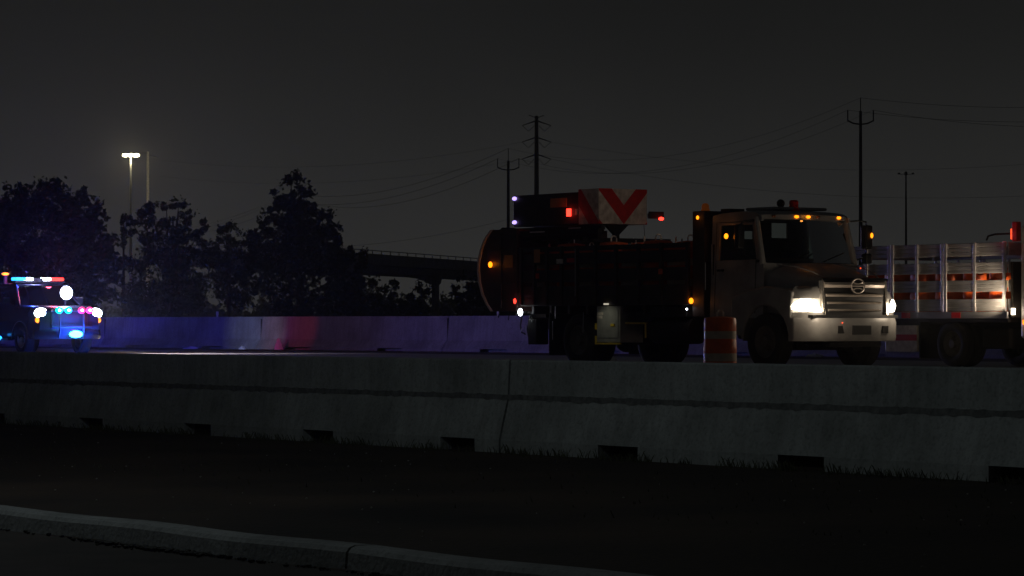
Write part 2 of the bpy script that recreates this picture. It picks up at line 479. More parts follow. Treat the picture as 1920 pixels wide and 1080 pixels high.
# small reflector stubs on top of the far barrier
for s_, txt in ((-62.6, 'small pale reflector on top of the far barrier right of the flashing vehicle'), (-46.0, 'small pale reflector on the far barrier below the overpass pillar')):
    mb = MB(); mb.box(-.03, .03, .30, .34, 1.07, 1.13); mb.box(-.05, .05, .30, .34, 1.13, 1.25)
    o = mb.build('barrier_reflector', M['refl_white']); o.location = W(s_, FW, ROAD); o.rotation_euler = (0, 0, -PHI)
    tag(o, txt, 'reflector', 'reflectors on the far barrier')

# ================================================================== TRAFFIC DRUMS
def make_drum():
    root = thing('traffic_drum', (0, 0, 0), 0, 'x', 'traffic drum')
    prof = [(.285, .05), (.284, .165), (.279, .175), (.279, .315), (.285, .325), (.283, .42), (.278, .43), (.277, .53), (.272, .54), (.272, .675), (.277, .685), (.275, .80), (.274, .86), (.262, .885), (.12, .905), (.0, .91)]
    mb = MB(); n = 32
    for i in range(len(prof) - 1):
        z = (prof[i][1] + prof[i + 1][1]) / 2
        mb.cur = 1 if (.13 < z < .27 or .36 < z < .46 or .56 < z < .66) and False else 0
        o_ = len(mb.v)
        mb.lathe([prof[i], prof[i + 1]], n, caps=False)
    mb.build('body', M['orange'], root, smooth=True)
    for za, zb in ((.18, .31), (.545, .67)):
        def rad(z):
            for (r0, z0), (r1, z1) in zip(prof[:-1], prof[1:]):
                if z0 <= z <= z1: return r0 + (r1 - r0) * (z - z0) / (z1 - z0)
        b2 = MB(); b2.lathe([(rad(za) + .004, za), (rad(zb) + .004, zb)], n, caps=False)
        b2.build('white_band', M['band'], root, smooth=True)
    h = MB(); h.tube([(-.055, 0, .89), (-.055, 0, .97), (-.04, 0, 1.0), (0, 0, 1.015), (.04, 0, 1.0), (.055, 0, .97), (.055, 0, .89)], .014, 8)
    h.build('handle', M['refl_white'], root, smooth=True)
    b = MB(); b.lathe([(.31, 0), (.325, .02), (.32, .04), (.28, .052)], 24)
    b.build('rubber_base', M['tyre'], root, smooth=True)
    return root
drum = make_drum()
drum_kids = children(drum)
def place_drum(s_, w_, z_, label, group=None, rz=0.0, first=False):
    if first: d = drum
    else:
        d = drum.copy(); C.objects.link(d)
        for k in drum_kids:
            q = k.copy(); C.objects.link(q); q.parent = d
    d.location = W(s_, w_, z_); d.scale = (1, 1, 1.05); d.rotation_euler = (0, 0, rz)
    tag(d, label, 'traffic drum', group)
    if not group and 'group' in d: del d['group']
    return d
place_drum(-12.37, 13.0, ROAD, 'orange and white traffic drum standing on the road before the cream truck', rz=R(10), first=True)

# ================================================================== WHEELS
def wheel(root, x, y, r=.5, w=.28, side=-1, dual=False, rim='dark_rim'):
    """wheel part with tyre and rim; side = which way its face looks"""
    e_ = bpy.data.objects.new('wheel', None); C.objects.link(e_); e_.parent = root; e_.location = (x, y, r)
    def tyre(mb, yc):
        h = w / 2
        mb.lathe([(r * .56, yc - h * .8), (r * .66, yc - h), (r * .88, yc - h), (r * .97, yc - h * .8), (r, yc - h * .5), (r, yc + h * .5), (r * .97, yc + h * .8), (r * .88, yc + h), (r * .66, yc + h), (r * .56, yc + h * .8)], 36, axis='Y', caps=False)
    mb = MB(); tyre(mb, 0)
    if dual: tyre(mb, -side * (w + .05))
    mb.build('tyre', M['tyre'], e_, smooth=True)
    h = w / 2; s = side
    rb = MB()
    rb.lathe([(r * .57, -h * .7), (r * .585, s * h * .78), (r * .54, s * h * .85), (r * .50, s * h * .5), (r * .36, s * h * .1), (r * .2, s * h * .25), (r * .17, s * h * .9), (0, s * h * .95)] if s > 0 else
             [(r * .57, h * .7), (r * .585, -h * .78), (r * .54, -h * .85), (r * .50, -h * .5), (r * .36, -h * .1), (r * .2, -h * .25), (r * .17, -h * .9), (0, -h * .95)], 28, axis='Y', caps=False)
    for k in range(8):
        a = 2 * math.pi * k / 8
        rb.sphere((r * .29 * math.cos(a), s * h * .3, r * .29 * math.sin(a)), .018, 6, 4)
    rb.build('rim', M[rim], e_, smooth=True)
    return e_
def round_lamp(root, name, c, r, mat, axis='X', sgn=1, sq=1.0, depth=.03, housing=True):
    mb = MB()
    x, y, z = c
    n = 16
    prof = [(r, 0), (r * .92, depth * .5 * sgn), (r * .6, depth * .9 * sgn), (0, depth * sgn)]
    mb.lathe(prof, n, c, axis, caps=False)
    o = mb.build(name, mat, root, smooth=True)
    if housing:
        hb = MB(); hb.lathe([(r * 1.2, -.04 * sgn), (r * 1.2, .006 * sgn), (r * 1.0, .008 * sgn)], n, c, axis)
        hb.build('lamp_housing', M['plastic'], o, smooth=True)
    return o

# ================================================================== THE CREAM CRASH TRUCK
TW = 16.35; TS = -13.82
t = thing('work_truck', W(TS, TW, ROAD), -PHI, 'cream cabbed work truck with lit headlights and folded red striped crash cushion', 'truck')
for sd in (-1, 1):
    wheel(t, 0, sd * 1.04, .51, .29, sd)
    wheel(t, -5.62, sd * 1.06, .51, .27, sd, dual=True, rim='rim' if sd > 0 else 'dark_rim')
mb = MB()
for y in (-.42, .34): mb.box(-8.3, .95, y, y + .08, .72, .98)
for x in (-8.2, -6.8, -4.2, -2.4, -.9, .8): mb.box(x, x + .1, -.34, .34, .76, .92)
mb.build('chassis_rail', M['chassis'], t)
mb = MB()
mb.tube([(0, -.95, .5), (0, -.6, .42), (0, .6, .42), (0, .95, .5)], .07, 10)
mb.box(-.1, .1, -.5, .5, .36, .5); mb.box(-.6, .9, -.46, -.34, .5, .62); mb.box(-.6, .9, .34, .46, .5, .62)
mb.build('front_axle', M['chassis'], t)
mb = MB(); mb.tube([(-5.62, -1, .51), (-5.62, 1, .51)], .09, 12); mb.sphere((-5.62, 0, .51), .24, 14, 10)
mb.box(-6.4, -4.85, -.5, -.4, .58, .72); mb.box(-6.4, -4.85, .4, .5, .58, .72)
mb.build('rear_axle', M['chassis'], t, smooth=True)
mb = MB(); mb.box(-.75, .75, -.33, .33, .45, 1.1); mb.box(-1.9, -.7, -.25, .25, .55, .95)
mb.build('engine_block', M['chassis'], t, bevel=.03)
mb = MB(); mb.lathe([(.25, -3.6), (.27, -3.55), (.27, -2.35), (.25, -2.3)], 22, (0, -.82, .72), 'X')
fr_t = mb.build('fuel_tank', M['chassis'], t, smooth=True)

# cab shell
cx0, cx1 = -1.62, -.33
mb = MB()
HB, HT = 1.12, 1.05                                            # half widths at sill and roof
def yy(z): return HB + (HT - HB) * max(0, (z - 1.2)) / 1.55
def slab(mb, x0, x1, z0, z1, sd, th=.05):
    """side panel piece following the inward lean"""
    a, b_ = yy(z0) * sd, yy(z1) * sd
    i = -th * sd
    mb.add([(x0, a, z0), (x1, a, z0), (x1, b_, z1), (x0, b_, z1), (x0, a + i, z0), (x1, a + i, z0), (x1, b_ + i, z1), (x0, b_ + i, z1)],
           [(0, 1, 2, 3), (4, 7, 6, 5), (0, 4, 5, 1), (1, 5, 6, 2), (2, 6, 7, 3), (3, 7, 4, 0)])
for sd in (-1, 1):
    slab(mb, cx0, -1.5, .95, 2.76, sd)                        # rear corner
    slab(mb, -1.5, -.22, 2.68, 2.76, sd)                      # header over the door
    # A pillar
    w_ = .045
    a0 = (-.14, yy(1.93) * sd, 1.90); a1 = (-.36, yy(2.72) * sd, 2.74)
    mb.tube([a0, a1], [.055, .05], 8)
    slab(mb, -.32, -.1, .95, 1.93, sd)                        # cowl side
# back wall with rear window opening
def back_wall(mb, xa, xb):
    mb.box(xa, xb, -HB + .03, HB - .03, .95, 2.28)
    mb.box(xa, xb, -HT, -.55, 2.28, 2.76); mb.box(xa, xb, -.12, .28, 2.28, 2.76); mb.box(xa, xb, .70, HT, 2.28, 2.76)
    mb.box(xa, xb, -.55, -.12, 2.54, 2.76); mb.box(xa, xb, .28, .70, 2.28, 2.42); mb.box(xa, xb, .28, .70, 2.70, 2.76)
back_wall(mb, cx0, cx0 + .05)
lin = MB(); back_wall(lin, cx0 + .053, cx0 + .08)
for sd in (-1, 1): lin.box(-1.48, -.25, sd * 1.03 - .01, sd * 1.03 + .01, 1.02, 1.96)
lin.box(-1.5, -.32, -.98, .98, 2.70, 2.713)
lin.build('interior_lining', M['interior'], t)
mb.box(cx0, -.1, -HB, HB, .93, 1.0)                           # floor
mb.box(-.2, -.1, -HB + .02, HB - .02, 1.0, 1.92)              # firewall
cab = mb.build('cab', M['cab_paint'], t)
# roof: domed loft
mb = MB(); secs = []
for i in range(13):
    y = -HT + 2 * HT * i / 12; k = 1 - (abs(y) / HT) ** 4
    f = .10 * (1 - (y / HT) ** 2)
    secs.append([(cx0, y, 2.74), (cx0, y, 2.80 + .03 * k), (cx0 + .25, y, 2.84 + .035 * k), (-.8, y, 2.86 + .03 * k), (-.42 + f, y, 2.84 + .03 * k), (-.30 + f, y, 2.79 + .01 * k), (-.30 + f, y, 2.715)])
mb.loft(secs)
roof = mb.build('roof', M['cab_paint'], t, smooth=True)
mb = MB(); mb.box(-1.35, -.55, -.5, .78, 2.90, 2.955)
mb.build('roof_fairing', M['cab_paint'], roof, bevel=.02)
mb = MB(); mb.box(-1.52, -1.25, -.95, -.6, 2.87, 2.93)
mb.build('roof_hatch', M['plastic'], roof, bevel=.01)
# doors
for sd in (-1, 1):
    db = MB()
    slab(db, -1.49, -.33, 1.0, 1.98, sd, .06)
    slab(db, -1.49, -1.40, 1.98, 2.67, sd, .05)
    slab(db, -1.40, -.40, 2.62, 2.67, sd, .05)
    a, b_ = yy(1.98) * sd, yy(2.67) * sd; q = -.05 * sd
    db.add([(-.33, a, 1.98), (-.25, a, 1.98), (-.42, b_, 2.67), (-.48, b_, 2.67), (-.33, a + q, 1.98), (-.25, a + q, 1.98), (-.42, b_ + q, 2.67), (-.48, b_ + q, 2.67)],
           [(0, 1, 2, 3), (4, 7, 6, 5), (0, 4, 5, 1), (1, 5, 6, 2), (2, 6, 7, 3), (3, 7, 4, 0)])
    d = db.build('door', M['cab_paint'], t, bevel=.006)
    for xs, xe, za, zb in ((-1.497, -1.485, 1.02, 2.66), (-.345, -.335, 1.02, 1.97)):
        sl_ = MB(); slab(sl_, xs, xe, za, zb, sd * 1.003, .004); sl_.build('door_seam', M['plastic'], d)
    h = MB(); h.box(-1.4, -1.24, sd * 1.115 - .02, sd * 1.115 + .02, 1.78, 1.82); h.build('handle', M['plastic'], d)
    g = MB(); yb, yt = (yy(1.98) - .03) * sd, (yy(2.62) - .03) * sd
    g.add([(-1.40, yb, 1.98), (-.33, yb, 1.98), (-.46, yt, 2.62), (-1.40, yt, 2.62)], [(0, 1, 2, 3)])
    g.build('window', M['glass'], d, recalc=False)
# windscreen (curved)
mb = MB(); secs = []
for i in range(13):
    u = -1 + 2 * i / 12
    f = .13 * (1 - u * u)
    secs.append([(-.14 + f, u * (yy(1.93) - .05), 1.93), (-.25 + f, u * (yy(2.3) - .05), 2.33), (-.36 + f, u * (yy(2.72) - .05), 2.73)])
mb.loft(secs, caps=False, closed=False)
mb.build('windscreen', M['glass'], t, smooth=True, recalc=False)
for y0 in (-.55, .25):
    mb = MB(); mb.tube([(-.0, y0, 1.96), (-.04 - abs(y0) * .06, y0 + .5, 2.12)], .01, 6); mb.build('wiper', M['plastic'], t)
# interior
for y in (-.55, .55):
    mb = MB(); mb.box(-1.35, -.85, y - .26, y + .26, 1.35, 1.55); mb.box(-1.50, -1.35, y - .25, y + .25, 1.5, 2.15); mb.box(-1.48, -1.37, y - .13, y + .13, 2.15, 2.38)
    mb.build('seat', M['interior'], t, bevel=.04)
mb = MB(); mb.prism([(-.2, 1.5), (-.2, 1.98), (-.32, 2.02), (-.5, 1.93), (-.52, 1.6)], -1.0, 1.0); mb.prism([(-.3, 2.0), (-.3, 2.07), (-.44, 2.06), (-.5, 1.97)], .35, .95)
mb.build('dashboard', M['interior'], t, bevel=.02)
mb = MB(); mb.tube([(-.62 + .03 * math.sin(a), .55 + .22 * math.cos(a), 1.95 + .18 * math.sin(a)) for a in [2 * math.pi * k / 20 for k in range(21)]], .015, 6)
mb.build('steering_wheel', M['plastic'], t, smooth=True)

# hood
mb = MB(); secs = []
for x, hw, zt, zs in ((-.16, 1.02, 1.93, 1.72), (.1, 1.0, 1.92, 1.66), (.45, .95, 1.86, 1.56), (.8, .87, 1.76, 1.45), (1.0, .81, 1.66, 1.38), (1.07, .79, 1.60, 1.34)):
    row = [(x, -hw, 1.0), (x, -hw, zs)]
    for i in range(1, 10):
        u = -1 + 2 * i / 10
        row.append((x, u * hw * .97, zs + (zt - zs) * (1 - abs(u) ** 3.2)))
    row += [(x, hw, zs), (x, hw, 1.0)]
    secs.append(row)
mb.loft(secs)
hood = mb.build('hood', M['cab_paint'], t, smooth=True)
mb = MB(); mb.sphere((.55, .62, 1.83), .014, 8, 6); mb.build('hood_marker', E_['dim_red'], hood)
for sd in (-1, 1):
    mb = MB(); mb.tube([(-.1, sd * .80, 1.905), (.45, sd * .76, 1.84), (.8, sd * .70, 1.745), (1.02, sd * .64, 1.64)], .012, 6)
    mb.build('hood_crease', M['cab_paint'], hood, smooth=True)
# fenders with wheel arches
for sd in (-1, 1):
    arc = [(.64 * math.cos(a), .50 + .66 * math.sin(a)) for a in [math.pi * k / 14 for k in range(15)]]
    outer = [(-.98, .62), (-.98, 1.30), (-.6, 1.42), (.0, 1.50), (.45, 1.47), (.75, 1.40)]
    poly = [(.72, .95), (.72, .62), (.64, .50)] + arc[1:-1] + [(-.64, .5), (-.72, .62)] + outer
    fb_ = MB(); fb_.prism(poly, sd * .80, sd * 1.16)
    f = fb_.build('fender', M['cab_paint'], t, bevel=.035, smooth=True)
    # front corner around the headlight
    c = MB()
    c.loft([[(.70, sd * 1.15, z0), (.90, sd * 1.10, z0), (1.06, sd * .93, z0), (1.12, sd * .77, z0), (.70, sd * .77, z0)] for z0 in (.93, 1.03)])
    c.build('headlight_surround', M['cab_paint'], f, smooth=True); c = MB()
    c.loft([[(.70, sd * (1.15 - k), z0), (.88 - k * 2, sd * (1.09 - k), z0), (1.02 - k * 2, sd * (.92 - k * .5), z0), (1.08 - k, sd * .77, z0), (.70, sd * .77, z0)] for z0, k in ((1.275, 0), (1.40, .03), (1.49, .1))])
    c.build('headlight_surround', M['cab_paint'], f, smooth=True)
    # headlight lens
    h = MB(); col = []
    top = [(.72, 1.16, 1.14), (.80, 1.135, 1.215), (.90, 1.10, 1.265), (1.02, .95, 1.265), (1.07, .87, 1.21), (1.105, .79, 1.085)]
    bot = [(.74, 1.16, 1.09), (.82, 1.135, 1.065), (.92, 1.10, 1.05), (1.05, .95, 1.04), (1.09, .87, 1.035), (1.12, .785, 1.035)]
    secs = []
    for a, b_ in zip(top, bot):
        a = Vector((a[0], a[1] * sd, a[2])); b_ = Vector((b_[0], b_[1] * sd, b_[2])); m = (a + b_) / 2; m.x += .03; m.y += .02 * sd
        secs.append([tuple(a), tuple(m), tuple(b_)])
    h.loft(secs, caps=False, closed=False)
    hl = h.build('headlight', E_['head'], t, smooth=True)
    lamp('headlight_flood', 'POINT', t, (1.42, sd * 1.0, 1.14), 9.5, (1, .80, .58), .10)
    lamp('headlight_beam', 'SPOT', t, (1.24, sd * .95, 1.15), 420, (1, .84, .62), .06, rot=(1, 0, -.15), spot=76, blend=.9)
# grille
mb = MB(); mb.box(1.0, 1.078, -.745, .745, .97, 1.605)
g = mb.build('grille', M['plastic'], t)
for z0, z1, hw in ((1.47, 1.565, .70), (1.31, 1.36, .66), (1.18, 1.22, .63), (1.05, 1.09, .61)):
    s_ = MB(); secs = []
    for i in range(15):
        u = -1 + 2 * i / 14; y = u * hw; f = .06 * (1 - u * u)
        secs.append([(1.09 + f, y, z0), (1.12 + f, y, (z0 + z1) / 2), (1.09 + f, y, z1), (1.05, y, z1), (1.05, y, z0)])
    s_.loft(secs); s_.build('grille_bar', M['satin'], g, smooth=True)
for sd in (-1, 1):
    s_ = MB(); s_.prism([(1.02, .98), (1.14, .98), (1.09, 1.60), (1.0, 1.60)], sd * .72, sd * .765); s_.build('grille_frame', M['chrome'], g, bevel=.008)
s_ = MB(); s_.prism([(1.02, 1.60), (1.13, 1.60), (1.11, 1.635), (1.02, 1.65)], -.765, .765); s_.build('grille_frame', M['plastic'], g)
em = MB(); n = 28
ring = [(1.185, .15 * math.cos(2 * math.pi * k / n), 1.50 + .128 * math.sin(2 * math.pi * k / n)) for k in range(n + 1)]
em.tube(ring, .014, 8, caps=False)
em.tube([(1.185, -.13, 1.50), (1.19, 0, 1.50), (1.185, .13, 1.50)], .014, 6)
for s2 in (-1, 1):
    em.tube([(1.185, .15 * math.cos(a) * .93, 1.50 + s2 * (.125 - .085 * abs(math.sin(a)) ** .7)) for a in [math.pi * (.18 + .64 * k / 12) for k in range(13)]], .011, 6)
em.build('emblem', M['satin'], g, smooth=True)
eb = MB(); eb.lathe([(.14, 1.12), (.14, 1.168)], 28, (0, 0, 1.50), 'X'); eb.build('emblem_plate', M['plastic'], g)
# bumper
def bump_row(x, y, zlo, zhi): return [(x, y, zlo), (x + .025, y, zlo + .06), (x + .03, y, zhi - .08), (x, y, zhi), (x - .10, y, zhi), (x - .10, y, zlo)]
mb = MB(); secs = []
for u in [-1, -.985, -.95, -.88, -.78, -.6, -.3, 0, .3, .6, .78, .88, .95, .985, 1]:
    y = u * 1.20; x = 1.20 - .10 * u * u - .38 * max(0, abs(u) - .72) ** 1.5 / .28 ** 1.5 * .8
    secs.append(bump_row(x, y, .52, .93))
mb.loft(secs)
bp = mb.build('bumper', M['cab_paint'], t, smooth=True)
for a, b_, z0, z1 in ((-.49, -.35, .66, .79), (.55, .69, .66, .79)):
    q = MB(); q.box(1.16, 1.218, a, b_, z0, z1); q.build('tow_hook_hole', M['plastic'], bp)
q = MB(); q.box(1.2, 1.24, -.17, .27, .635, .80); q.build('licence_plate', M['plastic'], bp, bevel=.006)
q = MB(); q.box(1.0, 1.13, -1.0, 1.0, .935, .985); q.build('bumper_step', M['plastic'], bp)
q = MB(); q.box(.95, 1.12, -.62, .62, .42, .515); q.build('lower_valance', M['chassis'], bp, bevel=.02)
q = MB(); q.sphere((1.225, -.40, .845), .013, 8, 6); q.build('marker_lens', E_['dim_red'], bp)
# cab marker lights
for y, k in ((-.25, 'amber_core'), (.02, 'amber_core'), (.26, None), (.80, 'amber_core'), (-.75, None)):
    f = .10 * (1 - (y / HT) ** 2)
    q = MB(); q.sphere((-.29 + f, y, 2.765), .038, 12, 8, (.8, 1.25, .7)); q.build('marker_light', E_[k] if k else M['lens_clear'], t, smooth=True)
lamp('marker_glow', 'POINT', t, (-.1, 0, 2.78), .25, (1, .35, .05), .03)
# beacons on the roof
q = MB(); q.lathe([(.055, 2.87), (.05, 2.95), (.02, 2.96)], 12, (-.62, -.27, 0)); q.sphere((-.62, -.27, 3.02), .075, 14, 10)
q.build('roof_speaker', M['plastic'], t, smooth=True)
q = MB(); q.lathe([(.11, 2.885), (.10, 2.93), (.085, 2.94), (.085, 3.06), (.06, 3.085), (0, 3.09)], 18, (-.62, .04, 0)); q.build('beacon', M['refl_red'], t, smooth=True)
# mirrors
for sd in (-1, 1):
    if sd == 1:
        q = MB(); q.tube([(-.35, 1.05, 2.70), (-.22, 1.25, 2.72), (-.18, 1.40, 2.70), (-.18, 1.40, 2.64)], .016, 8); q.build('mirror_arm', M['plastic'], t, smooth=True); q = MB(); q.tube([(-.18, 1.40, 2.2), (-.2, 1.38, 2.05), (-.25, 1.15, 1.98)], .016, 8)
        arm = q.build('mirror_arm', M['plastic'], t, smooth=True)
        q = MB(); q.box(-.26, -.10, 1.32, 1.50, 2.20, 2.64); q.box(-.26, -.10, 1.33, 1.49, 1.93, 2.12)
        mr = q.build('mirror', M['plastic'], t, bevel=.035)
        q = MB(); q.sphere((-.09, 1.46, 2.45), .035, 12, 8, (.6, .8, 1.4)); q.build('mirror_lamp', E_['amber_core'], mr, smooth=True)
    else:
        q = MB(); q.tube([(-.35, -1.05, 2.70), (-.5, -1.22, 2.68), (-.55, -1.28, 2.6)], .016, 8); q.build('mirror_arm', M['plastic'], t, smooth=True); q = MB(); q.tube([(-.55, -1.28, 2.2), (-.5, -1.2, 2.08), (-.35, -1.1, 2.0)], .016, 8)
        q.build('mirror_arm', M['plastic'], t, smooth=True)
        q = MB(); q.box(-.63, -.50, -1.36, -1.20, 2.18, 2.62); q.build('mirror', M['plastic'], t, bevel=.035)
# side lamps
def side_lamp(root, x, z, y, r, mat, pw=0, col=(1, .3, .03), sqz=1.0):
    q = MB(); q.sphere((x, y, z), r, 14, 10, (1, .55, sqz)); o = q.build('side_lamp', mat, root, smooth=True)
    if pw: lamp('side_lamp_glow', 'POINT', root, (x, y - .16, z), pw, col, .04)
    return o
side_lamp(t, -1.12, 2.42, -1.14, .05, E_['amber_core'], .2)
side_lamp(t, -2.07, 1.25, -1.20, .055, E_['amber_core'], .22)
side_lamp(t, -1.93, 2.78, -1.16, .035, E_['amber_core'], .12)
q = MB(); q.sphere((-2.2, -1.2, 1.10), .018, 8, 6); q.build('side_lamp', E_['white'], t)
# headboard behind the cab with beacon
mb = MB(); mb.box(-2.10, -1.74, -1.15, -.45, .95, 2.90); mb.box(-2.10, -1.74, -.45, 1.1, .95, 2.30); mb.box(-1.98, -1.78, -.45, 1.1, 2.30, 2.40)
mb.build('headboard', M['body_paint'], t, bevel=.02)
q = MB(); q.lathe([(.085, 2.90), (.085, 2.93), (.07, 2.94), (.07, 3.0), (.045, 3.04), (0, 3.05)], 16, (-1.9, -1.0, 0)); q.build('beacon', E_['dim_amber'], t, smooth=True)
lamp('beacon_light', 'SPOT', t, (-2.05, -1.0, 3.02), 15, (1, .78, .60), .05, rot=(-1, .28, .02), spot=50, blend=.7)
q = MB(); q.tube([(-1.70, -1.16, 1.45), (-1.70, -1.16, 1.95)], .012, 8); q.build('grab_handle', M['chrome'], t)

# stake body
bx0, bx1, byn, byf = -7.55, -2.15, -1.20, 1.20
mb = MB(); mb.box(bx0, bx1, byn, byf, 1.18, 1.34); 
for x in [bx0 + .3 + .6 * i for i in range(9)]: mb.box(x, x + .08, -1.12, 1.12, 1.02, 1.18)
deck = mb.build('deck', M['body_paint'], t, bevel=.01)
mb = MB(); 
posts = [-7.52, -7.08, -6.66, -6.16, -5.66, -5.06, -4.4, -3.7, -3.0, -2.2]
rails = [(1.34, 1.56), (1.64, 1.88), (1.98, 2.2), (2.24, 2.33)]
mb.tube([(-5.66 + .03, byn - .04, 1.36), (-5.66 + .03, byn - .04, 2.28)], .01, 6)
mb.build('rack_rod', M['galv'], t)
for side_y in (byn, byf - .03):
    for x in posts:
        p = MB(); p.box(x, x + .075, side_y - .035, side_y + .03, 1.20, 2.34); p.build('rack_post', M['body_paint'], t, bevel=.006)
    for z0, z1 in rails:
        p = MB(); p.box(bx0 + .02, bx1 - .02, side_y, side_y + .026, z0, z1)
        p.prism([(bx0 + .02, z0 + .04), (bx1 - .02, z0 + .04), (bx1 - .02, z0 + .055), (bx0 + .02, z0 + .055)], side_y - .008, side_y + .001)
        p.build('rack_rail', M['body_paint'], t, bevel=.004)
for x, z, m_, w_, h_ in ((-7.0, 2.03, 'sticker', .20, .26), (-6.25, 2.0, 'refl_white', .22, .09), (-5.9, 2.02, 'refl_red', .24, .08), (-6.95, 1.72, 'refl_red', .12, .1), (-3.0, 1.75, 'orange', .12, .1), (-7.9, 0, None, 0, 0)):
    if m_:
        p = MB(); p.box(x, x + w_, byn - .045, byn - .036, z, z + h_); p.build('rack_sticker', M[m_], t)
# items under the deck
mb = MB(); mb.box(-5.03, -4.28, -1.17, -.62, .47, 1.17)
tb = mb.build('tool_box', M['alu_box'], t, bevel=.012)
p = MB(); p.box(-4.98, -4.33, -1.182, -1.172, .56, 1.10); p.build('door', M['alu_box'], tb, bevel=.004)
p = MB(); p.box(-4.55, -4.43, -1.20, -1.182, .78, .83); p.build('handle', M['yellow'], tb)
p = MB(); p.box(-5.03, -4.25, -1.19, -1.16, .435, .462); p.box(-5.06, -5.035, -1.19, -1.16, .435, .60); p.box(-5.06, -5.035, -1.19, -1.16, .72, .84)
p.build('yellow_lit_edge', M['yellow'], tb)  # yellow-lit bottom edge and corners of the box, painted as strips
p = MB(); p.box(-4.98, -4.80, -1.189, -1.183, 1.0, 1.05); p.box(-4.98, -4.82, -1.189, -1.183, .93, .985); p.build('sticker', M['refl_white'], tb)
p = MB(); p.box(-4.70, -4.60, -1.25, -1.18, 1.19, 1.22); p.build('box_fill_emitter', E_['dim_warm'], t)  # added glowing piece, no known lamp here; goes with the tool box fill
lamp('box_fill_light', 'SPOT', t, (-4.62, -1.62, 1.16), 1.4, (.95, .92, .70), .03, rot=(-.05, .55, -.48), spot=105, blend=1)  # added fill spot that brightens the tool box
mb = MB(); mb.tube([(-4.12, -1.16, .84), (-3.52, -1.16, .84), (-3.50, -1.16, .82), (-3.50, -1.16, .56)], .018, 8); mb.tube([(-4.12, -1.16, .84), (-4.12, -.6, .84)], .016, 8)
mb.build('step_frame', M['yellow'], t, smooth=True)  # its yellow is reflected light painted on
mb = MB(); mb.box(-4.15, -3.45, -1.1, -.5, .86, 1.05); mb.box(-3.4, -2.3, -1.12, -.5, .95, 1.15)
mb.build('battery_box', M['chassis'], t, bevel=.02)
for x0 in (-6.95, -4.98 - .0):
    pass
for x0, y0 in ((-6.62, -1.14), (-6.62, 1.14)):
    mb = MB(); mb.box(x0 - .02, x0 + .02, y0 - .32 if y0 > 0 else y0, y0 if y0 > 0 else y0 + .62, .22, 1.05); mb.build('mudflap', M['tyre'], t)
mb = MB(); mb.tube([(-6.33, -1.21, .93), (-6.33, -1.21, 1.17)], .011, 6); mb.tube([(-6.42, -1.21, .52), (-6.42, -1.21, .88)], .009, 6); mb.tube([(-5.42, -1.21, .66), (-5.40, -1.21, 1.05)], .009, 6)
mb.build('chrome_strip', M['rim'], t)
for x, z, m_, w_ in ((-7.05, 2.9, None, 0),): pass
# folded crash cushion at the rear: curved shell
prof_s = [(-8.62, 2.72), (-8.84, 2.55), (-8.98, 2.35), (-9.07, 2.12), (-9.09, 1.92), (-9.05, 1.66), (-8.94, 1.42), (-8.78, 1.22), (-8.62, 1.08)]
inner = [(-7.75, 1.08), (-7.75, 2.72)]
mb = MB(); mb.prism(prof_s + inner, -1.12, 1.12)
sh = mb.build('crash_cushion', M['maroon'], t, bevel=.01)
for y0, y1 in ((-1.155, -1.09), (1.09, 1.155)):
    p = MB(); secs = []
    for (x, z) in prof_s: secs.append([(x - .03, y0, z), (x - .03, y1, z), (x + .03, y1, z), (x + .03, y0, z)])
    p.loft(secs); p.build('shell_rim', M['shell_edge'], sh, smooth=True)
p = MB()
for z in (1.3, 1.62, 1.95, 2.28, 2.55): p.box(-8.7, -7.8, -1.135, -1.12, z, z + .05)
p.box(-7.85, -7.75, -1.14, -1.12, 1.1, 2.7); p.box(-8.35, -8.28, -1.14, -1.12, 1.15, 2.65)
p.build('shell_rib', M['body_paint'], sh)
p = MB(); p.box(-8.15, -7.87, -1.15, -1.137, 1.95, 2.2); p.build('shell_sticker', M['sticker'], sh)
side_lamp(t, -8.62, 2.02, -1.17, .06, E_['amber_core'], .22)
side_lamp(t, -7.72, 1.28, -1.20, .04, E_['red'], .3, (1, .05, .02), 1.3)
wk = side_lamp(t, -7.50, 1.06, -1.22, .066, E_['white'], 0, sqz=1.15)
lamp('work_and_fill_glow', 'SPOT', t, (-7.5, -1.34, 1.06), 6, (.85, .93, 1), .04, rot=(-.2, -1, -.1), spot=120)
# bundle of bars on top
mb = MB()
for y, z, x0, x1 in ((-1.0, 2.62, -8.7, -5.15), (-.75, 2.70, -8.75, -5.1), (-.5, 2.62, -8.4, -4.95), (-.9, 2.52, -8.4, -5.0), (-.2, 2.70, -8.5, -5.1), (.2, 2.62, -8.5, -5.0), (.6, 2.68, -8.5, -5.3), (.9, 2.62, -8.6, -5.2)):
    mb.box(x0 + (0 if y < -.45 else -.1), -5.15 - 1.40 * (y + 1.0) + .12 * (z > 2.65), y - .05, y + .05, z - .045, z + .045)
for x in (-8.1, -7.3, -6.5, -5.7): mb.box(x, x + .1, -1.08, 1.08, 2.42, 2.50)
mb.build('hinge_frame', M['chassis'], t, bevel=.008)
mb = MB(); mb.sphere((-8.72, -1.02, 2.63), .10, 10, 8); mb.tube([(-8.72, -1.02, 2.6), (-8.78, -1.05, 2.45), (-8.72, -1.06, 2.32)], .02, 6); mb.tube([(-8.6, -1.02, 2.6), (-8.4, -1.02, 2.74), (-8.0, -1.0, 2.72)], .03, 6)
mb.build('hydraulic_hose', M['chassis'], t, smooth=True)
mb = MB(); mb.box(-7.4, -6.9, -1.065, -1.052, 2.63, 2.655); mb.box(-6.1, -5.7, -1.065, -1.052, 2.68, 2.70)
mb.build('reflective_tape', M['refl_white'], t)
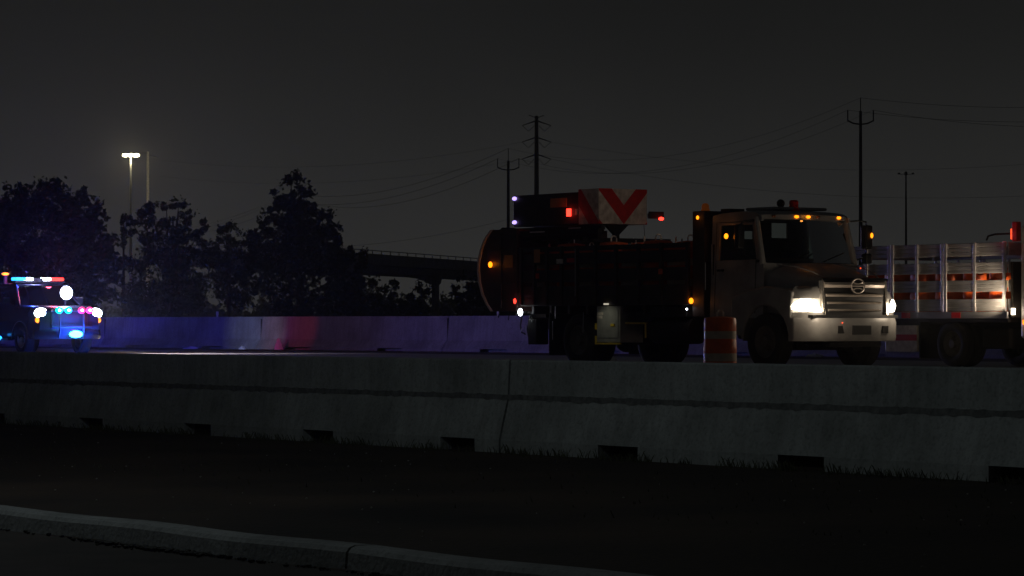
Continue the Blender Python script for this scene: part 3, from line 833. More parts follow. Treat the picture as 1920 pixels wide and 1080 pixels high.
# overhead box with chevron end
OX = -.30
ox0, ox1, oy0, oy1, oz0, oz1 = -8.35 + OX, -5.43 + OX, -.60, .58, 2.78, 3.47
mb = MB(); mb.box(ox0, ox1 - .58, oy0 + .02, oy1, oz0 + .01, oz1 - .05)
ob = mb.build('overhead_box', M['body_paint'], t, bevel=.012)
mb = MB(); mb.box(ox1 - .66, ox1, oy0, oy1 + .0, oz0, oz1)
ce = mb.build('chevron_panel', M['refl_white'], t, bevel=.004)
# red chevron stripes: face (at x = ox1) and side return (at y = oy0)
def clip_poly(poly, lo, hi, zlo, zhi):
    def cl(p, ax, v, keep_less):
        out = []
        for i in range(len(p)):
            a, b_ = p[i], p[(i + 1) % len(p)]
            ia = a[ax] <= v if keep_less else a[ax] >= v; ib = b_[ax] <= v if keep_less else b_[ax] >= v
            if ia: out.append(a)
            if ia != ib:
                tt = (v - a[ax]) / (b_[ax] - a[ax]); out.append((a[0] + (b_[0] - a[0]) * tt, a[1] + (b_[1] - a[1]) * tt))
        return out
    for ax, v, k in ((0, lo, False), (0, hi, True), (1, zlo, False), (1, zhi, True)):
        if poly: poly = cl(poly, ax, v, k)
    return poly
st = MB(); H = oz1 - oz0; cy_ = (oy0 + oy1) / 2 + .02; sw = .34      # stripe width along y
for off in (-sw * 2.05, 0, sw * 2.05, -sw * 4.1):
    # left arm (\) and right arm (/) of a V whose apex sits at the bottom
    zb = oz0 + .03 
    for sg in (-1, 1):
        b0 = cy_ + sg * (off if sg * off >= 0 else -abs(off) - 99)
for k_ in (0, 1):
    y_in = k_ * .86                                                  # horizontal distance of the stripe foot from the apex
    for sg in (-1, 1):
        poly = [(cy_ + sg * (y_in - .0), oz0 + (0 if k_ else .0)), (cy_ + sg * (y_in + .0) + sg * H * .92, oz1 + .0), (cy_ + sg * (y_in - sw) + sg * H * .92, oz1 + .0), (cy_ + sg * (y_in - sw), oz0)]
        lo, hi = (cy_, oy1) if sg > 0 else (oy0, cy_)
        poly = clip_poly(poly, lo, hi, oz0, oz1)
        if len(poly) > 2: st.prism(poly, ox1 + .001, ox1 + .006, 'YZ')
# side return: diagonal continuing down to the right
for k_ in range(2):
    xa = ox1 - .66 + k_ * 1.1 - .28
    poly = [(xa, oz1), (xa + .36, oz1), (xa + .36 + H * .9, oz0), (xa + H * .9, oz0)]
    poly = clip_poly(poly, ox1 - .66, ox1, oz0, oz1)
    if len(poly) > 2: st.prism(poly, oy0 - .006, oy0 - .001, 'XZ')
st.build('chevron_stripe', M['refl_red'], ce)
p = MB(); p.box(-7.05 + OX, -6.5 + OX, oy0 + .002, oy0 + .014, 3.14, 3.32); p.build('orange_sticker', M['sticker'], ob)
p = MB(); p.box(-6.46 + OX, -6.36 + OX, oy0 - .03, oy0 + .015, 2.95, 3.10); p.build('tail_lamp', E_['red'], ob)
lamp('tail_lamp_glow', 'POINT', t, (-6.4 + OX, oy0 - .2, 3.02), .3, (1, .05, .02), .04)
p = MB(); p.box(-6.2 + OX, -6.13 + OX, oy0 - .01, oy0 + .015, 2.97, 3.09); p.build('reflector', M['refl_white'], ob)
for z in (3.36, 2.88):
    p = MB(); p.sphere((-8.28 + OX, oy0 - .005, z), .05, 12, 8, (1.6, .4, .8)); p.build('marker_lamp', E_['violet'], ob, smooth=True)
p = MB(); p.box(-5.42 + OX, -5.35 + OX, .60, .95, 2.90, 3.04); p.box(-5.42 + OX, -5.36 + OX, .58, .62, 2.9, 3.0)
p.build('side_arm', M['body_paint'], t, bevel=.01)
p = MB(); p.sphere((-5.33 + OX, .86, 2.90), .05, 12, 8, (.8, 1.2, .7)); p.build('tail_lamp', E_['red'], t, smooth=True)
# support post
mb = MB(); mb.prism([(-.28, 2.78), (.28, 2.78), (.05, 2.58), (.045, 1.34), (-.045, 1.34), (-.05, 2.58)], -5.72 + OX, -5.62 + OX, 'YZ')
mb.build('support_post', M['chassis'], t)
mb = MB(); mb.tube([(-5.75, .52, 2.78), (-5.74, .53, 2.6), (-5.75, .52, 2.44)], .006, 5); mb.build('hanging_cord', M['plastic'], t)
# hitch gear hanging at the rear
mb = MB(); mb.box(-8.0, -7.5, -.6, .6, .95, 1.1); mb.build('hitch_gear', M['chassis'], t, bevel=.008)
mb = MB(); mb.tube([(-7.75, -1.0, 1.0), (-7.78, -1.02, .8), (-7.7, -1.05, .66), (-7.55, -1.05, .62)], .016, 6); mb.tube([(-7.4, -1.05, 1.0), (-7.45, -1.08, .72), (-7.38, -1.08, .5), (-7.28, -1.08, .46)], .02, 6)
mb.build('hydraulic_hose', M['chassis'], t, smooth=True); mb = MB(); mb.box(-7.42, -7.12, -1.1, -.8, .42, .92); mb.build('hitch_box', M['chassis'], t, bevel=.02); mb = MB(); mb.tube([(-8.2, -1.0, 1.08), (-8.2, -1.02, .9)], .012, 6); mb.tube([(-8.55, -1.0, 1.08), (-8.55, -1.02, .95)], .012, 6)
mb.build('hanging_strap', M['chassis'], t)
mb = MB(); mb.tube([(-7.72, -1.06, .66), (-7.66, -1.06, .74)], .014, 6); mb.tube([(-7.46, -1.12, .80), (-7.44, -1.12, .58)], .009, 6); mb.tube([(-7.25, -1.12, .86), (-7.25, -1.12, .95)], .012, 6)
mb.build('hose_fitting', M['rim'], t)

# drums standing in its rack body
ORD = ('first', 'second', 'third', 'fourth', 'fifth', 'sixth', 'seventh')
gl = 'dark orange traffic drum packed among others in the work truck rack'
for i in range(7):
    for j in range(3):
        if i == 1 and j == 1: continue
        place_drum(TS + -7.10 + .70 * i + random.uniform(-.03, .03), TW - .78 + .76 * j, ROAD + 1.345 + .11 * (i % 2), 'orange drum in the %s row of the work truck rack, %s from the tail' % (('near', 'middle', 'far')[j], ORD[i]), 'traffic drums packed in the work truck', rz=random.uniform(0, 3))

# ================================================================== SILVER RACK TRUCK
SS, SW = -15.19, 22.1
s = thing('rack_truck', W(SS, SW, ROAD), -PHI, 'silver aluminium rack truck carrying traffic drums at the right edge', 'truck')
for sd in (-1, 1):
    wheel(s, 0, sd * 1.0, .44, .25, sd, dual=True, rim='dark_rim'); wheel(s, 4.0, sd * .98, .44, .25, sd)
mb = MB()
for y in (-.4, .33): mb.box(-2.9, 4.9, y, y + .07, .62, .85)
mb.build('chassis_rail', M['chassis'], s)
mb = MB(); mb.box(-3.04, 1.62, -1.19, 1.19, .86, .95); mb.box(-3.0, 1.6, -.9, .9, .80, .86); mb.build('deck', M['chassis'], s)
for sd in (-1, 1):
    mb = MB(); mb.box(-3.04, 1.64, sd * 1.19 - (.04 if sd < 0 else 0), sd * 1.19 + (.04 if sd > 0 else 0), .93, 1.06)
    rl = mb.build('deck_rail', M['alu'], s, bevel=.006)
    if sd < 0:
        for x in (.12, -1.3): p = MB(); p.box(x, x + .25, -1.236, -1.232, .94, 1.05); p.build('reflector', M['refl_red'], rl)
    slats_z = [(1.07, 1.30), (1.44, 1.66), (1.79, 2.00), (2.12, 2.37)]
    y_ = sd * 1.20
    for x0, x1 in ((-3.02, -1.62), (-1.60, -.10), (-.08, 1.60)):
        for z0, z1 in slats_z:
            p = MB(); n_ = 3
            for q_ in range(n_):
                a = z0 + (z1 - z0) * q_ / n_; b_ = z0 + (z1 - z0) * (q_ + 1) / n_
                p.prism([(y_ - .012, a), (y_ - .020, a + .01), (y_ - .020, b_ - .01), (y_ - .012, b_), (y_ + .012, b_), (y_ + .012, a)], x0, x1, 'YZ')
            p.build('rack_slat', M['alu'], s)
        w_ = .07
        for x in (x0, x0 + (x1 - x0) * .5 - .04, x1 - w_):
            p = MB(); p.box(x, x + w_, y_ - .045 if sd < 0 else y_ + .021, y_ - .021 if sd < 0 else y_ + .045, 1.06, 2.38); p.build('rack_post', M['alu'], s, bevel=.006)
for z0, z1 in slats_z:
    for x in (-3.03, 1.62):
        p = MB(); p.box(x - .012, x + .012, -1.17, 1.17, z0, z1); p.build('rack_slat', M['alu'], s)
mb = MB(); mb.box(-1.9, -.98, -1.12, -.7, .28, .80)
bx = mb.build('skirt_panel', M['refl_white'], s, bevel=.01)
p = MB(); p.box(-1.9, -.98, -1.128, -1.122, .50, .62); p.build('red_stripe', M['refl_red'], bx)
for sd in (-1,):
    mb = MB(); mb.box(-.92, -.88, -1.12, -.6, .15, .86); mb.build('mudflap', M['tyre'], s)
mb = MB(); mb.box(.7, 1.5, -1.0, -.5, .35, .78); mb.box(2.0, 3.2, -1.05, -.55, .35, .7); mb.build('fuel_tank', M['chassis'], s, bevel=.06)
# cab
mb = MB()
prof_c = [(1.84, .80), (1.84, 2.62), (1.95, 2.74), (3.2, 2.74), (3.45, 2.66), (3.85, 1.95), (5.0, 1.70), (5.15, 1.5), (5.15, .6), (4.6, .6), (4.5, .95), (4.0, 1.08), (3.5, .95), (3.4, .55), (1.84, .55)]
mb.prism(prof_c, -1.08, 1.08)
cb = mb.build('cab', pbr('rack_truck_white_paint', (.55, .53, .53), .3, var=.1), s, bevel=.05)
mb = MB(); mb.prism([(2.15, 1.75), (2.15, 2.45), (3.25, 2.45), (3.55, 1.85)], -1.088, 1.088); mb.build('side_window', M['tint'], cb)
mb = MB(); mb.prism([(3.50, 2.60), (3.87, 1.98), (3.88, 1.99), (3.51, 2.61)], -.95, .95); mb.build('windscreen', M['tint'], cb)
mb = MB(); mb.box(5.1, 5.3, -1.15, 1.15, .5, .8); mb.build('bumper', M['chrome'], s, bevel=.03)
for sd in (-1, 1):
    q = MB(); q.box(5.12, 5.18, sd * .85 - .15, sd * .85 + .15, 1.0, 1.2); q.build('headlight', M['refl_white'], s, bevel=.02)
mb = MB(); mb.box(1.66, 1.72, -1.15, 1.15, .95, 2.0); mb.build('bulkhead', M['body_paint'], s)
mb = MB(); mb.box(1.70, 1.84, -1.17, -1.05, 2.38, 2.75); mb.build('light_rack', M['refl_red'], s, bevel=.02)
q = MB(); q.box(1.675, 1.70, -1.17, -1.08, 2.42, 2.62); q.build('marker_lamp', E_['dim_red'], s)
lamp('rack_lamp_glow', 'POINT', s, (1.5, -1.35, 2.5), .5, (1, .1, .12), .05)
q = MB(); q.box(1.95, 2.08, -1.13, -1.09, .82, .90); q.build('side_lamp', E_['amber_core'], s)
mb = MB(); mb.tube([(.95, -1.1, 2.42), (1.0, -1.1, 2.5), (1.2, -1.1, 2.53), (1.62, -1.1, 2.53)], .02, 6); mb.build('hose', M['plastic'], s, smooth=True)
# small emitter and spot added at the cab's back corner to brighten the rack end
q = MB(); q.box(1.74, 1.80, -1.22, -1.17, 1.0, 1.12); q.build('rack_fill_emitter', E_['head'], s)
lamp('work_and_fill_glow', 'SPOT', s, (1.72, -1.55, 1.12), 90, (1, .78, .50), .06, rot=(-.7, .42, .42), spot=92, blend=.8)
gl = 'orange and white traffic drum seen through the silver truck rack slats'
for i in range(6):
    for j in range(3):
        place_drum(SS - 2.65 + .74 * i + random.uniform(-.04, .04), SW - .75 + .75 * j, ROAD + .95, 'orange drum in the %s row of the silver rack truck, %s from the tail' % (('near', 'middle', 'far')[j], ORD[i]), 'traffic drums in the silver rack truck', rz=random.uniform(0, 3))

# ================================================================== FLASHING PATROL VEHICLE
PS, PW = -47.95, 18.25
v = thing('patrol_vehicle', W(PS, PW, ROAD), -PHI, 'dark patrol vehicle with blue, red and white emergency lights flashing', 'patrol vehicle')
for sd in (-1, 1):
    wheel(v, 0, sd * .86, .40, .27, sd, rim='rim'); wheel(v, -3.2, sd * .86, .40, .27, sd, rim='rim')
def body_sec(x, hw, z0, z1, zt, top):
    return [(x, -hw * .92, z0), (x, -hw, z0 + .15), (x, -hw, z1), (x, -hw * .96, zt - .05), (x, -hw * top, zt), (x, hw * top, zt), (x, hw * .96, zt - .05), (x, hw, z1), (x, hw, z0 + .15), (x, hw * .92, z0)]
mb = MB()
mb.loft([body_sec(*a) for a in ((-4.35, .92, .50, 1.2, 1.30, .9), (-4.2, .98, .42, 1.2, 1.36, .92), (-1.0, 1.0, .40, 1.2, 1.36, .92), (-.6, 1.0, .40, 1.2, 1.34, .92), (.4, .99, .42, 1.15, 1.32, .90), (.85, .95, .45, 1.1, 1.26, .88), (.96, .88, .5, 1.05, 1.18, .86))])
bd = mb.build('body', M['police_paint'], v, smooth=True)
mb = MB()   # cabin roof + pillars
mb.box(-3.9, -.78, -.70, .70, 1.88, 1.94)
for sd in (-1, 1):
    for xa, xb in ((-.22, -.84), (-2.1, -2.15), (-3.2, -3.1), (-4.2, -3.85)):
        mb.tube([(xa, sd * .92, 1.34), (xb, sd * .70, 1.91)], .04, 6)
mb.build('roof', M['police_paint'], v, bevel=.02)
mb = MB(); mb.add([(-.20, -.90, 1.35), (-.20, .90, 1.35), (-.80, .70, 1.88), (-.80, -.70, 1.88)], [(0, 1, 2, 3)]); mb.build('windscreen', M['tint'], v, recalc=False)
for sd in (-1, 1):
    mb = MB(); mb.add([(-.3, sd * .92, 1.35), (-.86, sd * .72, 1.88), (-3.85, sd * .72, 1.88), (-4.15, sd * .92, 1.35)], [(0, 1, 2, 3)]); mb.build('side_window', M['tint'], v, recalc=False)
    mb = MB(); a_ = [(.49 * math.cos(q), sd * 1.005, .42 + .49 * math.sin(q)) for q in [math.pi * k / 14 for k in range(15)]]
    mb.tube(a_, .018, 6); mb.tube([(x - 3.2, y, z) for x, y, z in a_], .018, 6); mb.build('wheel_arch', M['chrome'], bd, smooth=True)
    mb = MB(); mb.box(-.85, -.6, sd * 1.0 - (.22 if sd < 0 else 0), sd * 1.0 + (.22 if sd > 0 else 0), 1.38, 1.56); mr = mb.build('mirror', M['police_paint'], v, bevel=.03)
    mb = MB(); mb.box(-.865, -.86, sd * 1.1 - .08, sd * 1.1 + .08, 1.40, 1.54); mb.build('mirror_glass', M['chrome'], mr)
mb = MB(); mb.box(-3.0, -.5, -1.12, -.95, .38, .43); mb.build('running_board', M['plastic'], v)
q = MB(); q.sphere((-1.0, -1.13, .44), .065, 12, 8); q.build('step_lamp', E_['blue'], v, smooth=True)
mb = MB(); mb.box(.93, .985, -.55, .55, .72, 1.12)
for k in range(5): mb.box(.985, 1.0, -.54, .54, .75 + .075 * k, .775 + .075 * k)
mb.build('grille', M['plastic'], v)
mb = MB(); mb.loft([[(x, y, .42), (x + .04, y, .5), (x + .04, y, .62), (x, y, .68), (x - .1, y, .68), (x - .1, y, .42)] for x, y in ((.82, -1.0), (.96, -.85), (1.02, 0), (.96, .85), (.82, 1.0))])
mb.build('bumper', M['police_paint'], v, smooth=True)
mb = MB()   # push bar
for y in (-.36, .36): mb.tube([(1.06, y, .45), (1.12, y, .7), (1.10, y, 1.22)], .03, 8)
for z in (.75, 1.18): mb.tube([(1.11, -.6, z), (1.11, .6, z)], .03, 8)
pb = mb.build('push_bar', M['plastic'], v, smooth=True)
for sd in (-1, 1):
    q = MB(); q.sphere((.90, sd * .82, 1.12), .15, 18, 10, (.5, 1.35, .95)); q.build('headlight', E_['white'], v, smooth=True)
    q = MB(); q.sphere((.90, sd * .90, .93), .085, 12, 8, (.5, 1.1, .9)); q.build('turn_lamp', E_['amber_core'], v, smooth=True)
for y, k in ((-.40, 'green'), (-.12, 'green'), (.28, 'pink'), (.52, 'pink')):
    q = MB(); q.sphere((1.14, y, 1.20), .10, 16, 10, (.35, 1.15, .95)); g_ = q.build('grille_lamp', E_[k], v, smooth=True)
    q = MB(); q.sphere((1.175, y, 1.20), .035, 12, 8, (.5, 1.1, .9)); q.build('lamp_core', E_['white'], g_, smooth=True)
q = MB(); q.sphere((1.12, .12, .55), .10, 18, 10, (.4, 2.0, .95)); cl = q.build('low_strobe', E_['cyan'], v, smooth=True)
q = MB(); q.lathe([(.0, -.10), (.12, -.09), (.185, 0), (.19, .015)], 20, (.05, .36, 1.68), 'X'); q.tube([(.0, .36, 1.32), (.0, .36, 1.52)], .03, 6)
sp_h = q.build('spotlight', M['plastic'], v, smooth=True)
q = MB(); q.sphere((.07, .36, 1.68), .185, 22, 12, (.3, 1, 1)); q.build('spotlight_lens', E_['white'], sp_h, smooth=True)
# light bar
mb = MB(); mb.box(-1.1, -.82, -.76, .76, 1.96, 2.02); lb = mb.build('light_bar', M['plastic'], v, bevel=.015)
for a, b_, k in ((-.76, -.40, 'blue'), (-.42, -.20, 'white'), (.12, .34, 'white'), (.34, .74, 'red')):
    q = MB(); q.box(-1.06, -.80, a + .01, b_ - .01, 2.025, 2.105); q.build('bar_lamp', E_[k], lb, bevel=.015)
mb = MB(); mb.box(-1.06, -.84, -.19, .11, 2.02, 2.09); mb.build('bar_cover', M['plastic'], lb)
q = MB(); q.sphere((-2.05, -.45, 2.22), .065, 14, 8, (.6, 1.7, .6)); ab_ = q.build('amber_beacon', E_['amber'], v, smooth=True); q = MB(); q.box(-2.08, -2.02, -.49, -.41, 1.94, 2.185); q.build('beacon_stem', M['plastic'], ab_)
# their light
lamp('headlight_beam', 'SPOT', v, (1.2, -.84, 1.12), 520, (.95, .93, 1), .07, rot=(1, -.02, -.07), spot=60, blend=1)
lamp('headlight_beam', 'SPOT', v, (1.2, .84, 1.12), 520, (.95, .93, 1), .07, rot=(1, -.02, -.07), spot=60, blend=1)
lamp('strobe_glow', 'SPOT', v, (1.3, .12, .60), 450, (.02, .10, 1), .10, rot=(1, -.2, 0), spot=130, blend=.8)
lamp('strobe_spill', 'POINT', v, (1.3, .12, .60), 420, (.02, .10, 1), .10)
lamp('assumed_scene_light', 'SPOT', v, (-.9, .9, 2.3), 3000, (1, .93, .95), .1, rot=(.35, .60, -.66), spot=62, blend=.7)  # assumed lamp, none seen on the vehicle; added to brighten the road strip
lamp('spotlight_glow', 'POINT', v, (.25, .36, 1.78), 260, (.40, .42, 1), .12)
lamp('bar_glow_blue', 'SPOT', v, (-1.2, -.5, 2.4), 3600, (.03, .05, 1), .10, rot=(-.82, .50, .02), spot=62, blend=.9)
lamp('glare_spot_blue', 'SPOT', v, (-1.0, -.5, 2.45), 9000, (.07, .05, 1), .10, rot=(-.86, .50, .16), spot=34, blend=.35)  # added blue spot, stands in for the glare veil over the trees
lamp('bar_spill_blue', 'POINT', v, (-.9, -.5, 2.35), 160, (.03, .06, 1), .10)
lamp('bar_glow_red', 'POINT', v, (-.9, .5, 2.35), 110, (1, .06, .12), .10)
lamp('grille_glow_green', 'POINT', v, (1.35, -.3, 1.2), 12, (.05, .8, .6), .08)
lamp('grille_glow_red', 'POINT', v, (1.35, .45, 1.2), 14, (1, .05, .2), .08)
d_ = Vector((-58.2 - PS, FW + .2 - PW, .45 - 1.6)); lamp('assumed_alley_beam_white', 'SPOT', v, (-1.2, .8, 2.1), 1500, (.75, .9, 1), .05, rot=(-11.1, FW - PW, -1.5), spot=12, blend=.8)  # assumed alley lamp, read off the white patch on the far barrier
lamp('assumed_alley_beam_red', 'SPOT', v, (-1.2, .85, 2.12), 800, (1, .02, .08), .05, rot=(-8.9, FW - PW, -1.4), spot=13, blend=.7)  # likewise assumed, from the red patch beside it

# ================================================================== LITTER ON THE ROAD
def crumple(name, loc, size, label, seed):
    rnd = random.Random(seed); mb = MB(); n, m = 9, 6; vs = []
    mb.sphere((0, 0, 0), 1, n, m)
    mb.v = [(x * size[0] * rnd.uniform(.6, 1.2), y * size[1] * rnd.uniform(.6, 1.2), abs(z) * size[2] * rnd.uniform(.5, 1.3)) for x, y, z in mb.v]
    o = mb.build(name, M['litter']); o.location = loc; return tag(o, label, 'litter')
crumple('plastic_scrap', W(-26.2, 21.0, ROAD), (.16, .12, .10), 'white scrap lying on the road behind the rear mudflap of the cream truck', 3)
crumple('plastic_bag', W(-19.0, 22.0, ROAD), (.22, .15, .18), 'crumpled white bag on the road just right of the traffic drum', 4)
for s_, w_, sz, lb_, sd_ in ((-59.0, 30.6, (.12, .10, .10), 'small pale rubble by the chipped joint of the far barrier', 5), (-57.2, 30.9, (.14, .05, .32), 'upright dark shard against the far barrier in the red light', 6),
                          (-62.0, 30.4, (.3, .12, .07), 'flat scrap at the foot of the blue lit far barrier', 7), (-30.5, 30.6, (.25, .15, .08), 'scrap seen under the cream truck between its axles', 8), (-21.5, 30.5, (.3, .12, .12), 'pale scrap at the far barrier just left of the traffic drum', 9)):
    crumple('road_scrap', W(s_, w_, ROAD), sz, lb_, sd_)

# ================================================================== TREES
def leaf_cloud(mb, c, r, n, size, rnd, shell=.6, sag=0):
    for _ in range(n):
        while True:
            d = Vector((rnd.uniform(-1, 1), rnd.uniform(-1, 1), rnd.uniform(-1, 1)))
            if .02 < d.length <= 1: break
        rad = shell + (1 - shell) * rnd.random() if rnd.random() < .75 else rnd.random()
        d = d.normalized() * rad * (1 + .12 * rnd.gauss(0, 1) * (rnd.random() < .3))
        p = Vector((c[0] + d.x * r[0], c[1] + d.y * r[1], c[2] + d.z * r[2]))
        q = size * rnd.uniform(.5, 1.3)
        a = Vector((rnd.gauss(0, 1), rnd.gauss(0, 1), rnd.gauss(0, 1))).normalized()
        b_ = a.cross(Vector((rnd.gauss(0, 1), rnd.gauss(0, 1), rnd.gauss(0, 1)))).normalized()
        mb.add([p - a * q, p - b_ * q * .55, p + a * q, p + b_ * q * .55], [(0, 1, 2, 3)])
def tree(name, blobs, Z, label, cat, leaf=.22, dens=1.0, trunk_x=None, group=None, sprigs=0, seed=0, ground=.6):
    """blobs in picture measure (x, y, rx, ry), set at their own depth Z with real size and thickness"""
    rnd = random.Random(seed + 11)
    k = Z / F_PX
    bx_ = trunk_x if trunk_x is not None else sum(b_[0] for b_ in blobs) / len(blobs)
    base = at(bx_, 608, Z); base.z = ground
    root = thing(name, base, 0, label, cat, group)
    cr = MB(); limbs = []
    for i, (x, y, rx, ry) in enumerate(blobs):
        c = at(x, y, Z + rnd.uniform(-.6, .6) * rx * k) - base
        r = (rx * k, rx * k * .9, ry * k)
        limbs.append(c)
        # break every blob into clumps so that gaps and lumps show at the edge
        m = max(5, int(rx * ry * k * k * 12))
        for _ in range(m):
            while True:
                d = Vector((rnd.uniform(-1, 1), rnd.uniform(-1, 1), rnd.uniform(-1, 1)))
                if d.length <= 1: break
            d = d.normalized() * d.length ** .8
            cc = (c.x + d.x * r[0] * .86, c.y + d.y * r[1] * .86, c.z + d.z * r[2] * .86)
            cs = rnd.uniform(.4, .9) * min(1.0, max(.35, rx * k * .5))
            leaf_cloud(cr, cc, (cs, cs, cs * .8), int(38 * dens), leaf, rnd, .35)
    for _ in range(sprigs):
        b_ = rnd.choice(blobs[:max(1, len(blobs) // 2)]); a = rnd.uniform(.1, math.pi - .1)
        c = at(b_[0] + b_[2] * 1.02 * math.cos(a), b_[1] - b_[3] * 1.05 * math.sin(a), Z) - base
        leaf_cloud(cr, c, (.35, .35, .5), 14, leaf * .8, rnd, .1)
    cr.build('crown', M['leaf'], root, recalc=False)
    tr = MB(); top = max(limbs, key=lambda q: q.z); h = top.z
    pts = [Vector((0, 0, -.3)), Vector((.05, 0, h * .25)), Vector((top.x * .3, 0, h * .5)), Vector((top.x * .7, top.y * .5, h * .75)), Vector((top.x, top.y, h * .95))]
    r0 = max(.12, h * .022); tr.tube(pts, [r0, r0 * .85, r0 * .6, r0 * .35, .04], 8)
    for c in limbs:
        st_ = Vector((0, 0, min(c.z * .55, h * .45))); mid = (st_ + c) / 2 + Vector((0, 0, -.2))
        tr.tube([st_, mid, c], [r0 * .45, r0 * .3, .03], 6)
    tr.build('trunk', M['bark'], root, smooth=True)
    return root
G_T = 'trees behind the far barrier'
tree('broad_tree', [(20, 405, 55, 50), (95, 385, 60, 42), (150, 410, 45, 45), (60, 450, 90, 65), (165, 455, 50, 60), (110, 500, 110, 70), (30, 520, 70, 70), (195, 510, 40, 60), (-40, 450, 60, 80), (100, 560, 130, 40), (36, 358, 22, 14), (100, 348, 26, 12), (150, 362, 16, 12)], 205,
     'broad dark tree with a ragged top behind the flashing vehicle', 'tree', .20, .9, 90, G_T, 70, 1)
tree('cypress_tree', [(232, 412, 4, 9), (231, 428, 7, 14), (231, 450, 9, 20), (231, 485, 12, 30)], 250, 'tiny narrow pointed tree between the broad tree and the clumpy pine', 'tree', .16, 1, 231, G_T, 0, 2)
tree('pine_tree', [(283, 392, 16, 12), (312, 388, 18, 11), (335, 384, 14, 12), (264, 402, 12, 9), (246, 416, 13, 8), (300, 412, 40, 18), (350, 405, 16, 16), (380, 425, 13, 15), (362, 432, 25, 20), (310, 445, 55, 24), (262, 440, 22, 12), (375, 462, 30, 22), (300, 490, 70, 38), (360, 510, 55, 40), (310, 560, 100, 45)], 225,
     'clumpy pine tree with needle tufts just below the lit lamp mast', 'tree', .17, 1.0, 318, G_T, 20, 3)
tree('round_tree', [(424, 442, 24, 22), (440, 455, 24, 22), (420, 475, 34, 35), (440, 530, 55, 55)], 240, 'small round headed tree between the pine and the tall pointed tree', 'tree', .17, 1, 428, G_T, 12, 4)
tree('tall_tree', [(545, 340, 17, 17), (560, 358, 22, 20), (535, 372, 30, 28), (568, 385, 26, 28), (525, 405, 30, 22), (558, 420, 55, 40), (500, 418, 16, 12), (606, 405, 18, 14), (600, 430, 38, 32), (495, 440, 32, 22), (632, 462, 24, 28), (622, 440, 18, 20), (648, 480, 20, 24), (560, 480, 95, 55), (470, 455, 16, 14), (655, 500, 26, 30), (485, 500, 50, 50), (590, 550, 110, 60)], 215,
     'tallest dark tree with a peaked top left of the overpass', 'tree', .19, 1.0, 560, G_T, 30, 5)
tree('leaning_bush', [(670, 492, 18, 14), (682, 478, 7, 5), (660, 520, 26, 28), (668, 565, 40, 35)], 235, 'low bush with stray sprigs below the left end of the overpass', 'bush', .16, 1, 668, G_T, 10, 6)
tree('dark_bush', [(700, 548, 32, 24), (735, 540, 20, 20), (705, 580, 50, 26)], 245, 'dark bush under the overpass left of the pale gap', 'bush', .17, 1, 708, G_T, 6, 7)
tree('dark_bush', [(793, 550, 18, 20), (770, 568, 28, 22), (780, 587, 34, 20)], 245, 'dark bush under the overpass left of its pillar', 'bush', .17, 1, 796, G_T, 6, 8)
tree('dark_bush', [(868, 545, 20, 30), (899, 540, 26, 34), (890, 582, 42, 28), (940, 560, 50, 45)], 250, 'dark bush right of the overpass pillar behind the cream truck tail', 'bush', .17, 1, 890, G_T, 6, 9)
# far, unbroken wood closing the horizon
mb = MB(); rnd = random.Random(42)
for k in range(520):
    X_ = -130 + 260 * k / 520; Zd = 470 + rnd.uniform(-14, 14)
    hgt = 3.6 + 1.3 * math.sin(k * .21) + 1.1 * math.sin(k * .083 + 1) + rnd.uniform(-.5, .9)
    for j in range(2):
        c = Vector((X_ * 1.0 + rnd.uniform(-1, 1), Zd, .6 + hgt * (.45 + .3 * j)))
        leaf_cloud(mb, c, (1.5, 1.5, hgt * .5), 42, .42, rnd, .3)
wd = mb.build('distant_woods', M['leaf'], recalc=False)
tag(wd, kind='stuff')

# ================================================================== OVERPASS
def deck_pt(px, off, z):
    """point on the overpass line; off = metres beyond its near edge"""
    h = 134 - (px - 680) * .0727
    Z = 7.0 * F_PX / h; X = (px - 960) / F_PX * Z
    d = Vector((.254, .967, 0)); nrm = Vector((-.967, .254, 0)) * -1
    return Vector((X, Z, z)) + Vector((.967, -.254, 0)) * off
A = deck_pt(560, 0, 0); B = deck_pt(1330, 0, 0)
dirv = (B - A); dirv.z = 0; Ln = dirv.length; dirv.normalize(); nr = Vector((-dirv.y, dirv.x, 0))
if nr.x > 0: nr = -nr
ang = math.atan2(dirv.y, dirv.x)
ov = thing('overpass', (A.x, A.y, .6), ang, 'dark concrete overpass on a pillar behind the trees left of the cream truck', 'overpass')
zt = EYE + 7.0 - .6
# local x runs along the deck; local -y is its far side here (the near face is at y = 0)
mb = MB(); prof = [(0, zt - .85), (.05, zt - .02), (.3, zt - .02), (.3, zt - .85), (9.7, zt - .85), (9.7, zt - .02), (9.95, zt - .02), (10, zt - .85), (10, zt - 1.1), (8.8, zt - 1.2), (8.6, zt - 1.75), (1.0, zt - 1.75), (.8, zt - 1.2), (0, zt - 1.1)]
mb.prism([(a, b_) for a, b_ in prof], -10, Ln + 30, 'YZ')
mb.build('bridge_deck', M['bridge'], ov)
mb = MB()
for yy_ in (.15, 9.85):
    mb.tube([(-10, yy_, zt + .32), (Ln + 30, yy_, zt + .32)], .05, 6)
    for k in range(int((Ln + 40) / 3)): mb.box(-10 + k * 3, -9.92 + k * 3, yy_ - .04, yy_ + .04, zt - .02, zt + .3)
mb.build('railing', M['galv'], ov)
